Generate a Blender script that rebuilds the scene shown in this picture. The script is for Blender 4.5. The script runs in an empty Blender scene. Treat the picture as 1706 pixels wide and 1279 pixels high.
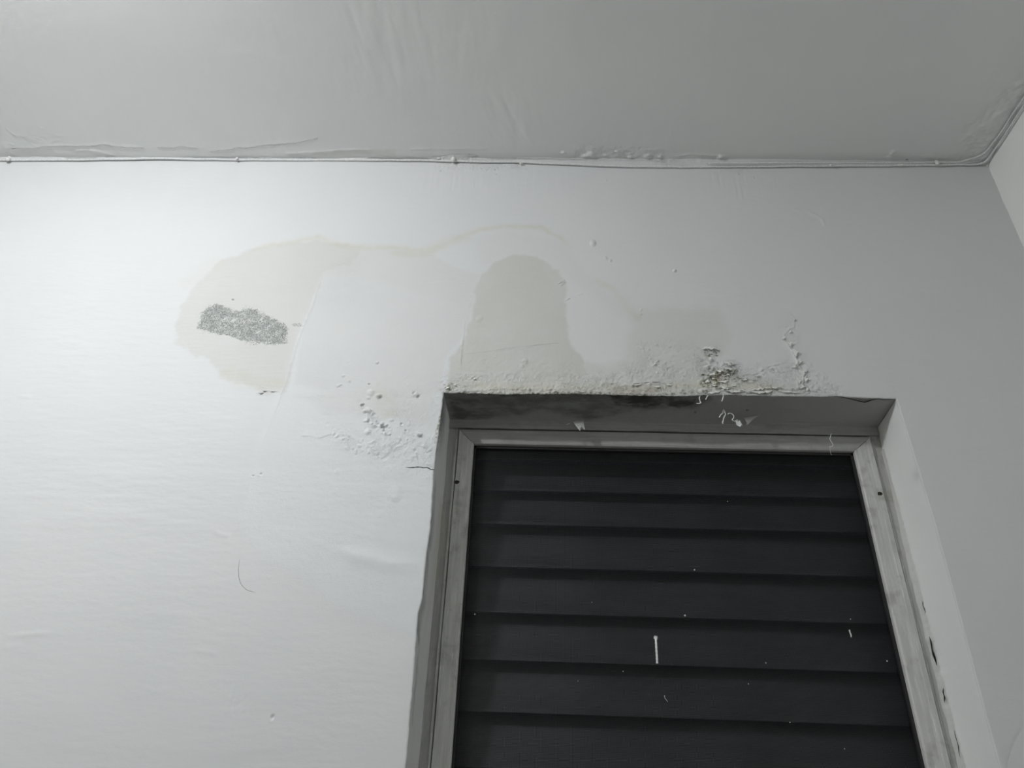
import bpy, bmesh, math, random
import numpy as np
from mathutils import Matrix, Vector

# ------------------------------------------------------------------ camera, light, exposure
S = bpy.context.scene
COL = S.collection
F_PX, PITCH, YAW, ROLL = 1265.22, 0.5655, -0.04886, 0.04249
CAM = np.array([0.0, -1.25, 1.4])
_f = np.array([math.sin(YAW)*math.cos(PITCH), math.cos(YAW)*math.cos(PITCH), math.sin(PITCH)])
_r = np.cross(_f, [0, 0, 1]); _r /= np.linalg.norm(_r)
_u = np.cross(_r, _f)
_c, _s = math.cos(ROLL), math.sin(ROLL)
R_, U_ = _c*_r + _s*_u, -_s*_r + _c*_u

cam_d = bpy.data.cameras.new('camera'); cam = bpy.data.objects.new('camera', cam_d); COL.objects.link(cam)
cam_d.sensor_width = 36.0; cam_d.lens = F_PX/1706*36.0; cam_d.clip_start = 0.01; cam_d.clip_end = 50
m = Matrix([[R_[i], U_[i], -_f[i], CAM[i]] for i in range(3)] + [[0, 0, 0, 1]])
cam.matrix_world = m
S.camera = cam

w = bpy.data.worlds.new('world'); S.world = w; w.use_nodes = True
w.node_tree.nodes['Background'].inputs[0].default_value = (0.02, 0.025, 0.035, 1)
w.node_tree.nodes['Background'].inputs[1].default_value = 0.15

def lamp(kind, name, loc, power, size, col, rot=(0, 0, 0)):
    d = bpy.data.lights.new(name, kind); o = bpy.data.objects.new(name, d); COL.objects.link(o)
    d.energy = power; d.color = col; o.location = loc; o.rotation_euler = rot
    if kind == 'AREA': d.shape = 'DISK'; d.size = size
    else: d.shadow_soft_size = size
    return o
LAMP = (-0.97, -1.08, 2.71)
lamp('POINT', 'ceiling_lamp_bulb', LAMP, 29.5, 0.04, (0.965, 0.985, 1.0))
lamp('AREA', 'ceiling_lamp_diffuser', (LAMP[0], LAMP[1], 2.735), 2.6, 0.16, (0.965, 0.985, 1.0))

S.view_settings.view_transform = 'Standard'; S.view_settings.look = 'None'
S.view_settings.gamma = 1.0; S.view_settings.use_curve_mapping = False
S.view_settings.exposure = 0.12

# ------------------------------------------------------------------ helpers
def at(px, py, axis, val):
    """the point on a world plane (axis = val) that the photograph shows at a pixel"""
    d = _f + (px-853.0)/F_PX*R_ - (py-639.5)/F_PX*U_
    t = (val-CAM[axis])/d[axis]
    return CAM + t*d
def onwall(px, py): p = at(px, py, 1, 0.0); return (p[0], p[2])
ZC, XC = 2.831, 1.028
def onceil(px, py): p = at(px, py, 2, ZC); return (p[0], -p[1])

def link(o, parent=None):
    COL.objects.link(o)
    if parent is not None: o.parent = parent
    return o
def mesh_obj(name, verts, faces, mat=None, parent=None, smooth=False):
    me = bpy.data.meshes.new(name)
    me.from_pydata([tuple(map(float, v)) for v in verts], [], faces); me.update()
    if smooth: me.shade_smooth()
    if mat: me.materials.append(mat)
    return link(bpy.data.objects.new(name, me), parent)
def tag(o, label=None, cat=None, group=None, kind=None):
    if label: o['label'] = label
    if cat: o['category'] = cat
    if group: o['group'] = group
    if kind: o['kind'] = kind
    return o
def empty(name, loc=(0, 0, 0)):
    o = bpy.data.objects.new(name, None); COL.objects.link(o); o.location = loc; o.empty_display_size = 0.05
    bpy.context.view_layer.update()
    return o

RNG = np.random.default_rng(7)
TAB = RNG.random((512, 512))
def vn(x, z, f, seed=0):
    """smooth value noise, -1..1"""
    x = x*f + seed*17.13; z = z*f + seed*9.71
    xi = np.floor(x); zi = np.floor(z); fx = x-xi; fz = z-zi
    xi = xi.astype(np.int64) & 511; zi = zi.astype(np.int64) & 511
    x1 = (xi+1) & 511; z1 = (zi+1) & 511
    fx = fx*fx*fx*(fx*(fx*6-15)+10); fz = fz*fz*fz*(fz*(fz*6-15)+10)
    a = TAB[xi, zi]*(1-fx)+TAB[x1, zi]*fx; b = TAB[xi, z1]*(1-fx)+TAB[x1, z1]*fx
    return (a*(1-fz)+b*fz)*2-1
def fbm(x, z, f, o=4, seed=0, g=0.5):
    r = 0; a = 1; t = 0
    for i in range(o):
        r = r + a*vn(x, z, f*2**i, seed+i*3); t += a; a *= g
    return r/t
def ss(a, b, x):
    t = np.clip((x-a)/(b-a), 0, 1); return t*t*(3-2*t)

class Field:
    """a plaster surface: tensor grid (A,B) with relief H toward the room and masks of what lies on it"""
    MASKS = ('crumb', 'weave', 'speck', 'stain', 'tide', 'mold_shade', 'green', 'patch', 'bare')
    def __init__(s, a, b, topx):
        s.a, s.b = np.asarray(a), np.asarray(b)
        s.X, s.Y = np.meshgrid(s.a, s.b, indexing='ij')
        s.H = np.zeros_like(s.X); s.M = {k: np.zeros_like(s.X) for k in s.MASKS}
        s.w = topx
    def win(s, a0, a1, b0, b1):
        return (slice(*np.searchsorted(s.a, [a0, a1])), slice(*np.searchsorted(s.b, [b0, b1])))
    def pts(s, P): return np.array([s.w(*p) for p in P])
    def pxwin(s, x0, y0, x1, y1, pad=0.0):
        P = s.pts([(x0, y0), (x1, y0), (x1, y1), (x0, y1)])
        return s.win(P[:, 0].min()-pad, P[:, 0].max()+pad, P[:, 1].min()-pad, P[:, 1].max()+pad)
    def line(s, P, pad, warp=0.0, wf=60, seed=0):
        """(slice, distance, signed side distance, along 0..1) to a polyline given in photo pixels"""
        P = s.pts(P); W = s.win(P[:, 0].min()-pad, P[:, 0].max()+pad, P[:, 1].min()-pad, P[:, 1].max()+pad)
        X, Y = s.X[W], s.Y[W]
        if warp:
            X, Y = X + warp*fbm(X, Y, wf, 3, seed+5), Y + warp*fbm(X, Y, wf, 3, seed+9)
        D = np.full(X.shape, 9.0); SG = np.ones(X.shape); T = np.zeros(X.shape); n = len(P)-1
        for i in range(n):
            p, q = P[i], P[i+1]; d = q-p; L2 = d@d+1e-12
            t = ((X-p[0])*d[0]+(Y-p[1])*d[1])/L2; tc = np.clip(t, 0, 1)
            dx = X-p[0]-tc*d[0]; dy = Y-p[1]-tc*d[1]; dd = np.hypot(dx, dy)
            k = dd < D
            D[k] = dd[k]; SG[k] = np.sign(d[0]*dy-d[1]*dx)[k]; T[k] = ((i+tc)/n)[k]
        return W, D, SG, T
    def poly(s, P, pad, warp=0.0, wf=40, seed=0):
        """(slice, signed distance: negative inside) to a polygon given in photo pixels"""
        W, D, _, _ = s.line(list(P)+[P[0]], pad, warp, wf, seed)
        Q = s.pts(P); X, Y = s.X[W], s.Y[W]
        if warp: X, Y = X + warp*fbm(X, Y, wf, 3, seed+5), Y + warp*fbm(X, Y, wf, 3, seed+9)
        ins = np.zeros(X.shape, bool); n = len(Q)
        for i in range(n):
            (x0, y0), (x1, y1) = Q[i], Q[(i+1) % n]
            if y0 == y1: continue
            c = ((y0 > Y) != (y1 > Y)) & (X < (x1-x0)*(Y-y0)/(y1-y0)+x0)
            ins ^= c
        return W, np.where(ins, -D, D)
    def area(s, mask, P, val=1.0, soft=0.006, warp=0.006, wf=30, seed=0, mode='max'):
        W, d = s.poly(P, soft*2+warp*2, warp, wf, seed); v = val*(1-ss(-soft, soft, d))
        A = s.M[mask]; A[W] = np.maximum(A[W], v) if mode == 'max' else A[W]*(1-v)
    def stroke(s, mask, P, wd, val=1.0, warp=0.003, wf=60, seed=0):
        W, D, _, T = s.line(P, wd*3+warp*2, warp, wf, seed)
        v = val*np.exp(-(D/wd)**2)*ss(0, .08, T)*ss(0, .08, 1-T)
        s.M[mask][W] = np.maximum(s.M[mask][W], v)
    def crack(s, P, wd, depth, warp=0.001, seed=0, dark=0.0):
        W, D, _, T = s.line(P, wd*4+warp*2, warp, 120, seed)
        v = (1-ss(wd*.4, wd*1.2, D))
        s.H[W] -= depth*v
        if dark: s.M['mold_shade'][W] = np.maximum(s.M['mold_shade'][W], 0)
    def ridge(s, P, h, wd, side=1, fall=0.0012, warp=0.002, seed=0, lift=0.0):
        """a peeling edge: rises slowly on one side and drops sharply on the other"""
        W, D, SG, T = s.line(P, wd*4+warp*2, warp, 90, seed)
        k = ss(0, .1, T)*ss(0, .1, 1-T); sd = D*SG*side
        v = np.where(sd > 0, np.exp(-(sd/wd)**1.3), 1-ss(0, fall, -sd))
        s.H[W] += h*v*k*(0.7+0.3*vn(s.X[W], s.Y[W], 150, seed))
    def bump(s, px, py, r, h, sharp=1.5, ar=1.0, ang=0.0):
        c = s.w(px, py); s.bump_m(c[0], c[1], r, h, sharp, ar, ang)
    def bump_m(s, cx, cy, r, h, sharp=1.5, ar=1.0, ang=0.0):
        R = r*max(ar, 1/ar, 1)*1.6; W = s.win(cx-R, cx+R, cy-R, cy+R); X, Y = s.X[W]-cx, s.Y[W]-cy
        if X.size == 0: return
        ca, sa = math.cos(ang), math.sin(ang)
        u = (X*ca+Y*sa)/ar; v = (-X*sa+Y*ca)
        d = np.hypot(u, v)/r
        s.H[W] += h*np.clip(1-d**2, 0, 1)**(1/sharp)
    def blisters(s, P, n, r0, r1, h, seed=0, neg=0.2):
        W, d = s.poly(P, 0.002); rr = np.random.default_rng(seed)
        X = s.X[W][d < 0]; Y = s.Y[W][d < 0]
        if len(X) == 0: return
        for i in rr.integers(0, len(X), n):
            r = r0+(r1-r0)*rr.random()**2
            s.bump_m(X[i], Y[i], r, h*(r/r1)*(-0.6 if rr.random() < neg else 1)*(0.5+rr.random()), 1.5, 0.7+0.8*rr.random(), rr.random()*3.14)
    def rough(s, P, amp, f, soft=0.012, warp=0.01, seed=0, o=4, g=0.6, thr=None):
        W, d = s.poly(P, soft*2+warp, warp, 30, seed); k = 1-ss(-soft, soft, d)
        n = fbm(s.X[W], s.Y[W], f, o, seed+20, g)
        if thr is not None: n = np.clip((n-thr)*3, 0, 1)
        s.H[W] += amp*n*k
    def streaks(s, P, amp, fa, fb, ang=0.0, soft=0.02, seed=0):
        """trowel or brush marks: noise stretched along a direction"""
        W, d = s.poly(P, soft, 0.006, 20, seed); k = 1-ss(-soft, soft, d)
        ca, sa = math.cos(ang), math.sin(ang)
        X, Y = s.X[W], s.Y[W]; u = X*ca+Y*sa; v = -X*sa+Y*ca
        s.H[W] += amp*fbm(u*fa, v*fb, 1.0, 2, seed+30)*k
    def build(s, name, place, mat, keep=None, flip=False):
        V = place(s.X, s.Y, s.H).reshape(-1, 3)
        na, nb = s.X.shape; I = np.arange(na*nb).reshape(na, nb)
        q = np.stack([I[:-1, :-1], I[1:, :-1], I[1:, 1:], I[:-1, 1:]], -1)
        if flip: q = q[..., ::-1]
        if keep is not None: q = q[keep]
        q = q.reshape(-1, 4)
        me = bpy.data.meshes.new(name)
        used = np.zeros(len(V), bool); used[q.ravel()] = True
        remap = np.cumsum(used)-1; q = remap[q]; V = V[used]
        me.vertices.add(len(V)); me.vertices.foreach_set('co', V.astype(np.float32).ravel())
        me.loops.add(q.size); me.loops.foreach_set('vertex_index', q.astype(np.int32).ravel())
        me.polygons.add(len(q)); me.polygons.foreach_set('loop_start', np.arange(0, q.size, 4, dtype=np.int32))
        me.update(calc_edges=True); me.shade_smooth(); me.materials.append(mat)
        for k in s.MASKS:
            if s.M[k].any():
                at_ = me.attributes.new(k, 'FLOAT', 'POINT'); at_.data.foreach_set('value', s.M[k].ravel()[used].astype(np.float32))
        return link(bpy.data.objects.new(name, me))

def spaced(*segs):
    out = []
    for a, b, st in segs:
        n = max(1, int(round((b-a)/st))); out.append(np.linspace(a, b, n, endpoint=False))
    return np.concatenate(out+[[segs[-1][1]]])

# ------------------------------------------------------------------ materials
class N:
    def __init__(s, name):
        s.m = bpy.data.materials.new(name); s.m.use_nodes = True; s.t = s.m.node_tree
        s.b = s.t.nodes['Principled BSDF']; s.tc = s.t.nodes.new('ShaderNodeTexCoord')
    def n(s, typ, **k):
        x = s.t.nodes.new(typ)
        for a, b in k.items(): setattr(x, a, b)
        return x
    def l(s, a, b): s.t.links.new(a, b)
    def noise(s, scale, detail=4, rough=0.55, vec=None, stretch=None):
        x = s.n('ShaderNodeTexNoise'); x.inputs['Scale'].default_value = scale
        x.inputs['Detail'].default_value = detail; x.inputs['Roughness'].default_value = rough
        v = vec or s.tc.outputs['Object']
        if stretch:
            mp = s.n('ShaderNodeMapping'); mp.inputs['Scale'].default_value = stretch; s.l(v, mp.inputs[0]); v = mp.outputs[0]
        s.l(v, x.inputs['Vector']); return x.outputs['Fac']
    def ramp(s, v, a, b, lo=0.0, hi=1.0):
        x = s.n('ShaderNodeMapRange'); x.interpolation_type = 'SMOOTHSTEP'
        for i, q in enumerate((a, b, lo, hi)): x.inputs[1+i].default_value = q
        s.l(v, x.inputs[0]); return x.outputs[0]
    def mul(s, a, b, op='MULTIPLY'):
        x = s.n('ShaderNodeMath', operation=op)
        for i, q in enumerate((a, b)):
            if isinstance(q, (int, float)): x.inputs[i].default_value = q
            else: s.l(q, x.inputs[i])
        return x.outputs[0]
    def attr(s, name): x = s.n('ShaderNodeAttribute', attribute_name=name); return x.outputs['Fac']
    def mix(s, fac, a, b):
        x = s.n('ShaderNodeMix', data_type='RGBA')
        for i, q in ((0, fac), (6, a), (7, b)):
            if isinstance(q, (int, float)): x.inputs[i].default_value = q
            elif isinstance(q, tuple): x.inputs[i].default_value = (*q, 1)
            else: s.l(q, x.inputs[i])
        return x.outputs[2]
    def bumpn(s, h, dist, strength=1.0, normal=None):
        x = s.n('ShaderNodeBump'); x.inputs['Distance'].default_value = dist; x.inputs['Strength'].default_value = strength
        s.l(h, x.inputs['Height'])
        if normal: s.l(normal, x.inputs['Normal'])
        return x.outputs[0]
    def done(s, col, rough=0.6, bump=None, spec=0.4, **k):
        if isinstance(col, tuple): s.b.inputs['Base Color'].default_value = (*col, 1)
        else: s.l(col, s.b.inputs['Base Color'])
        if isinstance(rough, (int, float)): s.b.inputs['Roughness'].default_value = rough
        else: s.l(rough, s.b.inputs['Roughness'])
        s.b.inputs['Specular IOR Level'].default_value = spec
        if bump: s.l(bump, s.b.inputs['Normal'])
        for a, b in k.items(): s.b.inputs[a].default_value = b
        return s.m

def plaster(name, base, reveal=False):
    k = N(name)
    c = k.mix(k.ramp(k.noise(3.0, 3), .35, .7), base, tuple(x*y for x, y in zip(base, (.975, .98, .985))))
    c = k.mix(k.mul(k.attr('patch'), 0.8), c, (.725, .74, .765))
    st = k.mul(k.attr('stain'), k.ramp(k.noise(9, 4), .25, .75, .75, 1.0))
    c = k.mix(st, c, tuple(x*y for x, y in zip(base, (.83, .815, .765))))
    c = k.mix(k.mul(k.attr('tide'), k.ramp(k.noise(35, 4), .3, .65, .45, 1.0)), c, tuple(x*y for x, y in zip(base, (.84, .80, .64))))
    gr = k.mul(k.attr('green'), k.ramp(k.noise(160, 4, .65), .42, .6))
    c = k.mix(gr, c, (.16, .155, .085))
    c = k.mix(k.mul(k.attr('bare'), k.ramp(k.noise(70, 4, .6), .35, .6, .3, 1)), c, (.42, .36, .31))
    md = k.mul(k.attr('mold_shade'), 1.0)
    sp = k.ramp(k.mul(k.noise(330, 3, .7), k.mul(md, .42), 'ADD'), .60, .86)
    if reveal:
        mm = k.mul(md, k.ramp(k.noise(45, 5, .7, stretch=(.6, 1, .6)), .3, .62, .35, 1.0))
        c = k.mix(mm, c, (.075, .076, .068))
    else: c = k.mix(k.mul(sp, k.ramp(md, 0, .2)), c, (.065, .07, .062))
    pk = k.attr('speck')
    s2 = k.ramp(k.mul(k.mul(k.noise(300, 4, .8), k.mul(k.noise(45, 3, .6), .35), 'ADD'), k.mul(pk, .30), 'ADD'), .80, .98)
    s3 = k.ramp(k.noise(60, 3, .6), .35, .6, .45, 1.0)
    c = k.mix(k.mul(k.mul(s2, s3), k.ramp(pk, 0, .25)), c, (.33, .345, .335))
    c = k.mix(k.mul(k.ramp(k.mul(k.noise(420, 2, .6), k.mul(pk, .2), 'ADD'), .70, .76), k.ramp(pk, .2, .6)), c, (.21, .22, .21))
    b1 = k.bumpn(k.noise(420, 3, .6), 0.00025, 0.35)
    b2 = k.bumpn(k.noise(60, 4, .5, stretch=(1, 1, 2.2)), 0.0012, 0.22, b1)
    # crumbling paint: broken layers and grit where the plaster is rotten
    steps = k.mul(k.ramp(k.noise(120, 3, .65), .50, .53), k.mul(k.ramp(k.noise(210, 3, .7), .52, .55), .7), 'ADD')
    grit = k.mul(steps, k.mul(k.noise(480, 4, .75), 1.5), 'ADD')
    b3 = k.bumpn(k.mul(k.mul(k.attr('crumb'), k.ramp(k.noise(28, 3, .6), .38, .66, .08, .8)), grit), 0.0009, 1.0, b2)
    # glass-cloth weave and comb marks showing through the thin skim
    wv = k.mul(k.noise(520, 2, .5, stretch=(1.6, 1, .35)), k.noise(560, 2, .5, stretch=(.35, 1, 1.6)), 'ADD')
    b4 = k.bumpn(k.mul(k.attr('weave'), wv), 0.0007, 1.0, b3)
    return k.done(c, 0.58, b4, 0.35)
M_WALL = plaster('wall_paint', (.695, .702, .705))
M_SIDE = plaster('wall_paint_side_lit', (.88, .88, .87))  # same paint as the back wall, base lightened to carry the lamplight
M_CEIL = plaster('ceiling_paint', (.84, .845, .84))
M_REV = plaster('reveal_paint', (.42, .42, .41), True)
M_JAMB = plaster('jamb_paint_lightened', (.93, .935, .93), True)  # base raised above the wall's so lamplit contrast is partly in the colour
M_MORTAR = plaster('mortar_paint', (.62, .62, .60), True)

def flakemat(name, col):
    k = N(name); c = k.mix(k.ramp(k.noise(200, 3), .4, .65), col, tuple(x*.88 for x in col))
    return k.done(c, 0.6, k.bumpn(k.noise(500, 3), .0003, .4), .3)
M_FLAKE = flakemat('paint_flake', (.80, .80, .77)); M_CABLE = flakemat('painted_cable', (.78, .79, .79))
M_FLECK = flakemat('dried_paint', (.86, .87, .87)); M_MUCK = flakemat('mouldy_plaster', (.20, .19, .12))
M_CLIP = flakemat('painted_clip', (.78, .78, .77))

def framemat(name, base, axis, worn=1.0, lo=.42):
    k = N(name); st = {'x': (1, 12, 14), 'z': (14, 12, 1)}[axis]
    a = k.noise(9, 5, .6, stretch=st); b = k.noise(26, 4, .6); 
    c = k.mix(k.ramp(a, .38, .66, 0, .7*worn), base, tuple(x*.78 for x in base))
    c = k.mix(k.ramp(b, .52, .70, 0, .55*worn), c, (.30, .295, .275))
    c = k.mix(k.ramp(k.noise(14, 5, .7, stretch=st), .56, .62, 0, .5*worn), c, tuple(min(.8, x*1.25) for x in base))
    return k.done(c, .45, k.bumpn(k.noise(90, 4, .6, stretch=st), .0008, .35), .45)
M_FRX = framemat('frame_paint_rail_shaded', (.43, .43, .42), 'x'); M_FRZ = framemat('frame_paint_stile', (.64, .64, .62), 'z')  # one frame paint; rail base darkened for the shade under the head
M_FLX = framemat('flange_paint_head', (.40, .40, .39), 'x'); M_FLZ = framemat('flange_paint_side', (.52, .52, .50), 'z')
k = N('screen_fibre'); M_WIRE = k.done(k.mix(k.ramp(k.noise(500, 2), .4, .7), (.004, .0045, .0055), (.016, .017, .019)), .45, None, .35)
k = N('shutter_slat')
M_SLAT = k.done(k.mix(k.ramp(k.noise(6, 5, .6, stretch=(1, 6, 6)), .3, .7), (.125, .125, .140), (.080, .082, .090)), k.ramp(k.noise(12, 4), .3, .7, .40, .50), None, .9)
k = N('dark_hole'); M_HOLE = k.done((.015, .014, .012), .8, None, .2)
k = N('rubber_spline'); M_SPL = k.done((.03, .03, .03), .6, None, .3)
k = N('screw_hole_shade'); M_SCREW = k.done(k.mix(k.ramp(k.noise(500, 2), .55, .7), (.018, .017, .014), (.16, .14, .10)), .7, None, .3)  # shade inside the screw hole painted as a dark base with lighter crumbs
k = N('cobweb'); M_WEB = k.done((.72, .72, .70), .7, None, .2)
k = N('floor_tile'); M_FLOOR = k.done(k.mix(k.ramp(k.noise(5, 4), .3, .7), (.23, .22, .20), (.18, .175, .165)), .35, None, .4)
k = N('room_paint'); M_ROOM = k.done(k.mix(k.ramp(k.noise(3, 4), .3, .7), (.56, .56, .52), (.52, .52, .48)), .6, None, .3)

# ------------------------------------------------------------------ the opening's edges, as they run in the photograph
XL, XR, ZT, ZB = -0.194, 0.672, 2.174, 1.12
YD = 0.11                      # depth of the reveal
top_pts = np.array([onwall(*p) for p in [(740, 653), (775, 654), (820, 655.5), (900, 656), (960, 655), (1040, 657.5), (1120, 659.5), (1160, 658), (1200, 657.5), (1300, 659), (1400, 660.5), (1493, 664)]])
left_pts = np.array([onwall(*p) for p in [(676, 1279), (683, 1200), (691, 1100), (697, 1020), (704, 995), (711, 920), (717, 880), (723, 784), (728, 740), (734, 700), (739, 654)]])
right_pts = np.array([onwall(*p) for p in [(1666, 1279), (1642, 1190), (1601, 1035), (1574.6, 940), (1558.7, 880), (1527, 775), (1493.5, 664)]])
def edge_top(x):   return np.interp(x, top_pts[:, 0], top_pts[:, 1]) + .0010*fbm(x, 0*x, 70, 3, 3)*ss(.62, .2, x)
def edge_left(z):  return np.interp(z, left_pts[:, 1], left_pts[:, 0]) + .0011*fbm(z, 0*z+3, 80, 3, 5)
def edge_right(z): return np.interp(z, right_pts[:, 1], right_pts[:, 0]) + .0005*fbm(z, 0*z+7, 60, 3, 8)

# ------------------------------------------------------------------ back wall
ax = spaced((-2.0, -1.36, .03), (-1.36, -.86, .0035), (-.86, XL-.006, .0016), (XL-.006, XL, .001), (XL, XR, .0016), (XR, XR+.006, .001), (XR+.006, XC+.008, .0025))
az = spaced((0.0, ZB, .05), (ZB, 1.45, .02), (1.45, 1.92, .0028), (1.92, ZT, .0015), (ZT, ZT+.005, .001), (ZT+.005, 2.50, .0015), (2.50, 2.77, .0028), (2.77, ZC, .0015), (ZC, ZC+.008, .002))
Wl = Field(ax, az, onwall)
X, Z = Wl.X, Wl.Y
ROOMPOLY = [(-60, 240), (1700, 240), (1800, 1330), (-60, 1330)]
# slow unevenness and trowel marks over the whole wall
Wl.H += .0016*fbm(X, Z, 2.2, 3, 1) + .0005*fbm(X*.5, Z*1.6, 16, 3, 2)
Wl.H += .00016*fbm(X*.35, Z*1.8, 60, 3, 4)
# the newer skim patch right of the slanting seam
PATCH = [(530, 468), (560, 455), (640, 470), (740, 500), (790, 520), (775, 570), (745, 625), (730, 700), (722, 790), (706, 960), (695, 1060), (560, 1000), (420, 905), (400, 870), (425, 760), (462, 655), (500, 545)]
Wl.area('patch', PATCH, .55, .012, .004, 20, 3)
W_, D_, SG_, T_ = Wl.line([(536, 462), (522, 505), (504, 548), (490, 590), (476, 640), (452, 700), (430, 760), (412, 830), (400, 900)], .03, .0015, 40, 2)
Wl.H[W_] += .0006*np.exp(-(D_/.003)**2)*ss(0, .05, T_)*(1-ss(.45, .95, T_))
Wl.H[W_] += .0005*ss(-.002, .002, -D_*SG_)*np.exp(-D_/.012)*(1-ss(.4, 1, T_))
# damp stains
LOBE_L = [(293, 570), (296, 540), (305, 505), (330, 468), (362, 440), (410, 418), (445, 412), (490, 404), (530, 399), (575, 408), (600, 414), (585, 440), (545, 452), (532, 470), (520, 505), (502, 550), (490, 590), (478, 640), (470, 658), (430, 652), (400, 640), (378, 632), (345, 600), (305, 580)]
Wl.area('stain', LOBE_L, .58, .0055, .010, 42, 4)
Wl.area('stain', [(560, 408), (600, 414), (660, 412), (720, 424), (760, 445), (800, 458), (792, 480), (786, 520), (770, 560), (740, 600), (735, 655), (600, 665), (490, 640), (505, 550), (530, 470)], .30, .006, .004, 20, 5)
LOBE_R = [(800, 458), (822, 440), (850, 426), (877, 422), (905, 434), (930, 450), (942, 480), (944, 520), (946, 560), (965, 590), (980, 620), (960, 640), (900, 645), (745, 650), (745, 610), (775, 560), (788, 510), (792, 475)]
Wl.area('stain', LOBE_R, .85, .0045, .007, 40, 6)
Wl.area('stain', [(1045, 516), (1110, 512), (1190, 514), (1215, 560), (1210, 590), (1150, 625), (1080, 625), (1040, 590), (1055, 545)], .5, .016, .012, 18, 7)
Wl.area('stain', [(745, 625), (860, 600), (1000, 610), (1080, 600), (1200, 610), (1330, 640), (1340, 662), (740, 662)], .55, .012, .012, 25, 8)
Wl.area('stain', [(500, 660), (600, 640), (725, 640), (722, 720), (640, 690), (560, 690)], .35, .016, .012, 25, 9)
Wl.area('stain', [(790, 400), (850, 385), (930, 400), (990, 470), (1050, 520), (1030, 530), (950, 470), (905, 432), (870, 420), (810, 440)], .18, .012, .01, 25, 10)
Wl.stroke('tide', [(395, 425), (450, 409), (495, 402), (530, 396), (548, 404), (590, 412), (650, 411), (700, 418), (735, 410), (770, 392), (800, 381), (850, 377), (900, 379), (935, 396), (960, 420)], .0075, .48, .005, 40, 2)
Wl.stroke('tide', [(640, 420), (690, 424), (720, 416), (750, 402), (790, 388)], .012, .38, .006, 40, 12)
Wl.stroke('tide', [(985, 462), (1015, 478), (1038, 500), (1050, 520), (1068, 536)], .010, .28, .004, 50, 4)
Wl.stroke('tide', [(370, 615), (400, 632), (440, 640), (480, 636)], .014, .35, .008, 40, 6)
Wl.stroke('tide', [(300, 480), (330, 455), (375, 432)], .02, .15, .008, 40, 6)
Wl.stroke('tide', [(742, 640), (850, 646), (950, 646), (1080, 648), (1160, 640), (1240, 645), (1330, 652)], .009, .65, .006, 60, 9)
Wl.stroke('tide', [(620, 640), (640, 670), (650, 700)], .016, .3, .01, 40, 16)
# horizontal comb marks inside the stains, weave on the patch
Wl.streaks(LOBE_L, .00022, 25, 330, .05, .01, 1)
Wl.streaks([(745, 470), (945, 470), (960, 640), (745, 650)], .00020, 30, 300, -.05, .02, 2)
Wl.streaks([(540, 440), (600, 430), (600, 520), (530, 520)], .0003, 140, 260, .3, .01, 3)
Wl.streaks(PATCH, .00014, 180, 180, 0, .01, 4)
Wl.streaks([(560, 600), (720, 600), (720, 960), (440, 900), (480, 700)], .00022, 40, 160, 0, .02, 6)
# mould-eaten patch
MOLD = [(330, 548), (334, 520), (348, 508), (368, 507), (392, 518), (420, 512), (436, 521), (458, 528), (476, 538), (482, 556), (479, 574), (446, 576), (410, 571), (384, 560), (352, 556)]
Wl.area('speck', MOLD, 1.0, .0075, .007, 110, 3)
Wl.area('speck', [(398, 508), (430, 506), (440, 514), (400, 516)], .35, .004, .004, 90, 4)
Wl.area('speck', [(486, 538), (503, 538), (506, 544), (488, 545)], .7, .002, .003, 120, 5)
Wl.stroke('speck', [(386, 498), (391, 500)], .0016, .9, 0)
W_, d_ = Wl.poly(MOLD, .02, .004, 80, 3)
Wl.H[W_] += -.0004*(1-ss(-.004, .002, d_)) + .0006*fbm(X[W_], Z[W_], 240, 3, 9)*(1-ss(-.003, .006, d_))
for p in ((389, 534, .006, .3), (374, 531, .004, .3), (435, 532, .003, 0), (455, 540, .0025, 0), (430, 553, .005, .3)):
    Wl.bump(p[0], p[1], p[2]*.45, .0012, 1.5, 3.0, .75)
    c = Wl.w(p[0], p[1]); Wq = Wl.win(c[0]-.012, c[0]+.012, c[1]-.012, c[1]+.012)
    u = (X[Wq]-c[0])*.73+(Z[Wq]-c[1])*.68; v = -(X[Wq]-c[0])*.68+(Z[Wq]-c[1])*.73
    Wl.M['speck'][Wq] *= 1-np.exp(-(u/(p[2]*1.1))**2-(v/(p[2]*.45))**2)
# blisters, pits and pimples
for px, py, r, h in ((988, 405, 6, 2.6), (1009, 430, 4.5, 1.6), (1017, 434, 3.2, 2.2), (1124, 451, 4, 2.4), (631, 660, 4.6, 4.0), (618, 654, 6, 1.4), (614, 663, 4, 1.2),
                     (612, 683, 5, 1.6), (611, 700, 3, 2), (620, 706, 3.4, 2.2), (636, 708, 4, 2.6), (613, 719, 6, 1.8), (699, 722, 5, 2.4), (694, 657, 5, 2), (582, 635, 3, 1.5), (572, 626, 3, 1.3),
                     (628, 604, 3.6, 1.2), (652, 700, 4, 1.2), (563, 786, 6, .8), (680, 706, 4, .6), (655, 822, 10, .8), (660, 830, 7, .6), (559, 818, 5, .5), (697, 724, 3, 1.8), (799, 531, 6, 1.2),
                     (875, 602, 5, 1.6), (870, 610, 4, 1), (1070, 580, 3, 1), (1450, 516, 4, .8), (1375, 350, 9, .5), (1383, 366, 9, .5), (1008, 430, 2, .6), (1050, 517, 3, .8), (1068, 523, 2.5, 1.4)):
    Wl.bump(px, py, r*.00125, h*.0013, 1.1, 1.0+.3*math.sin(px), px)
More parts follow.
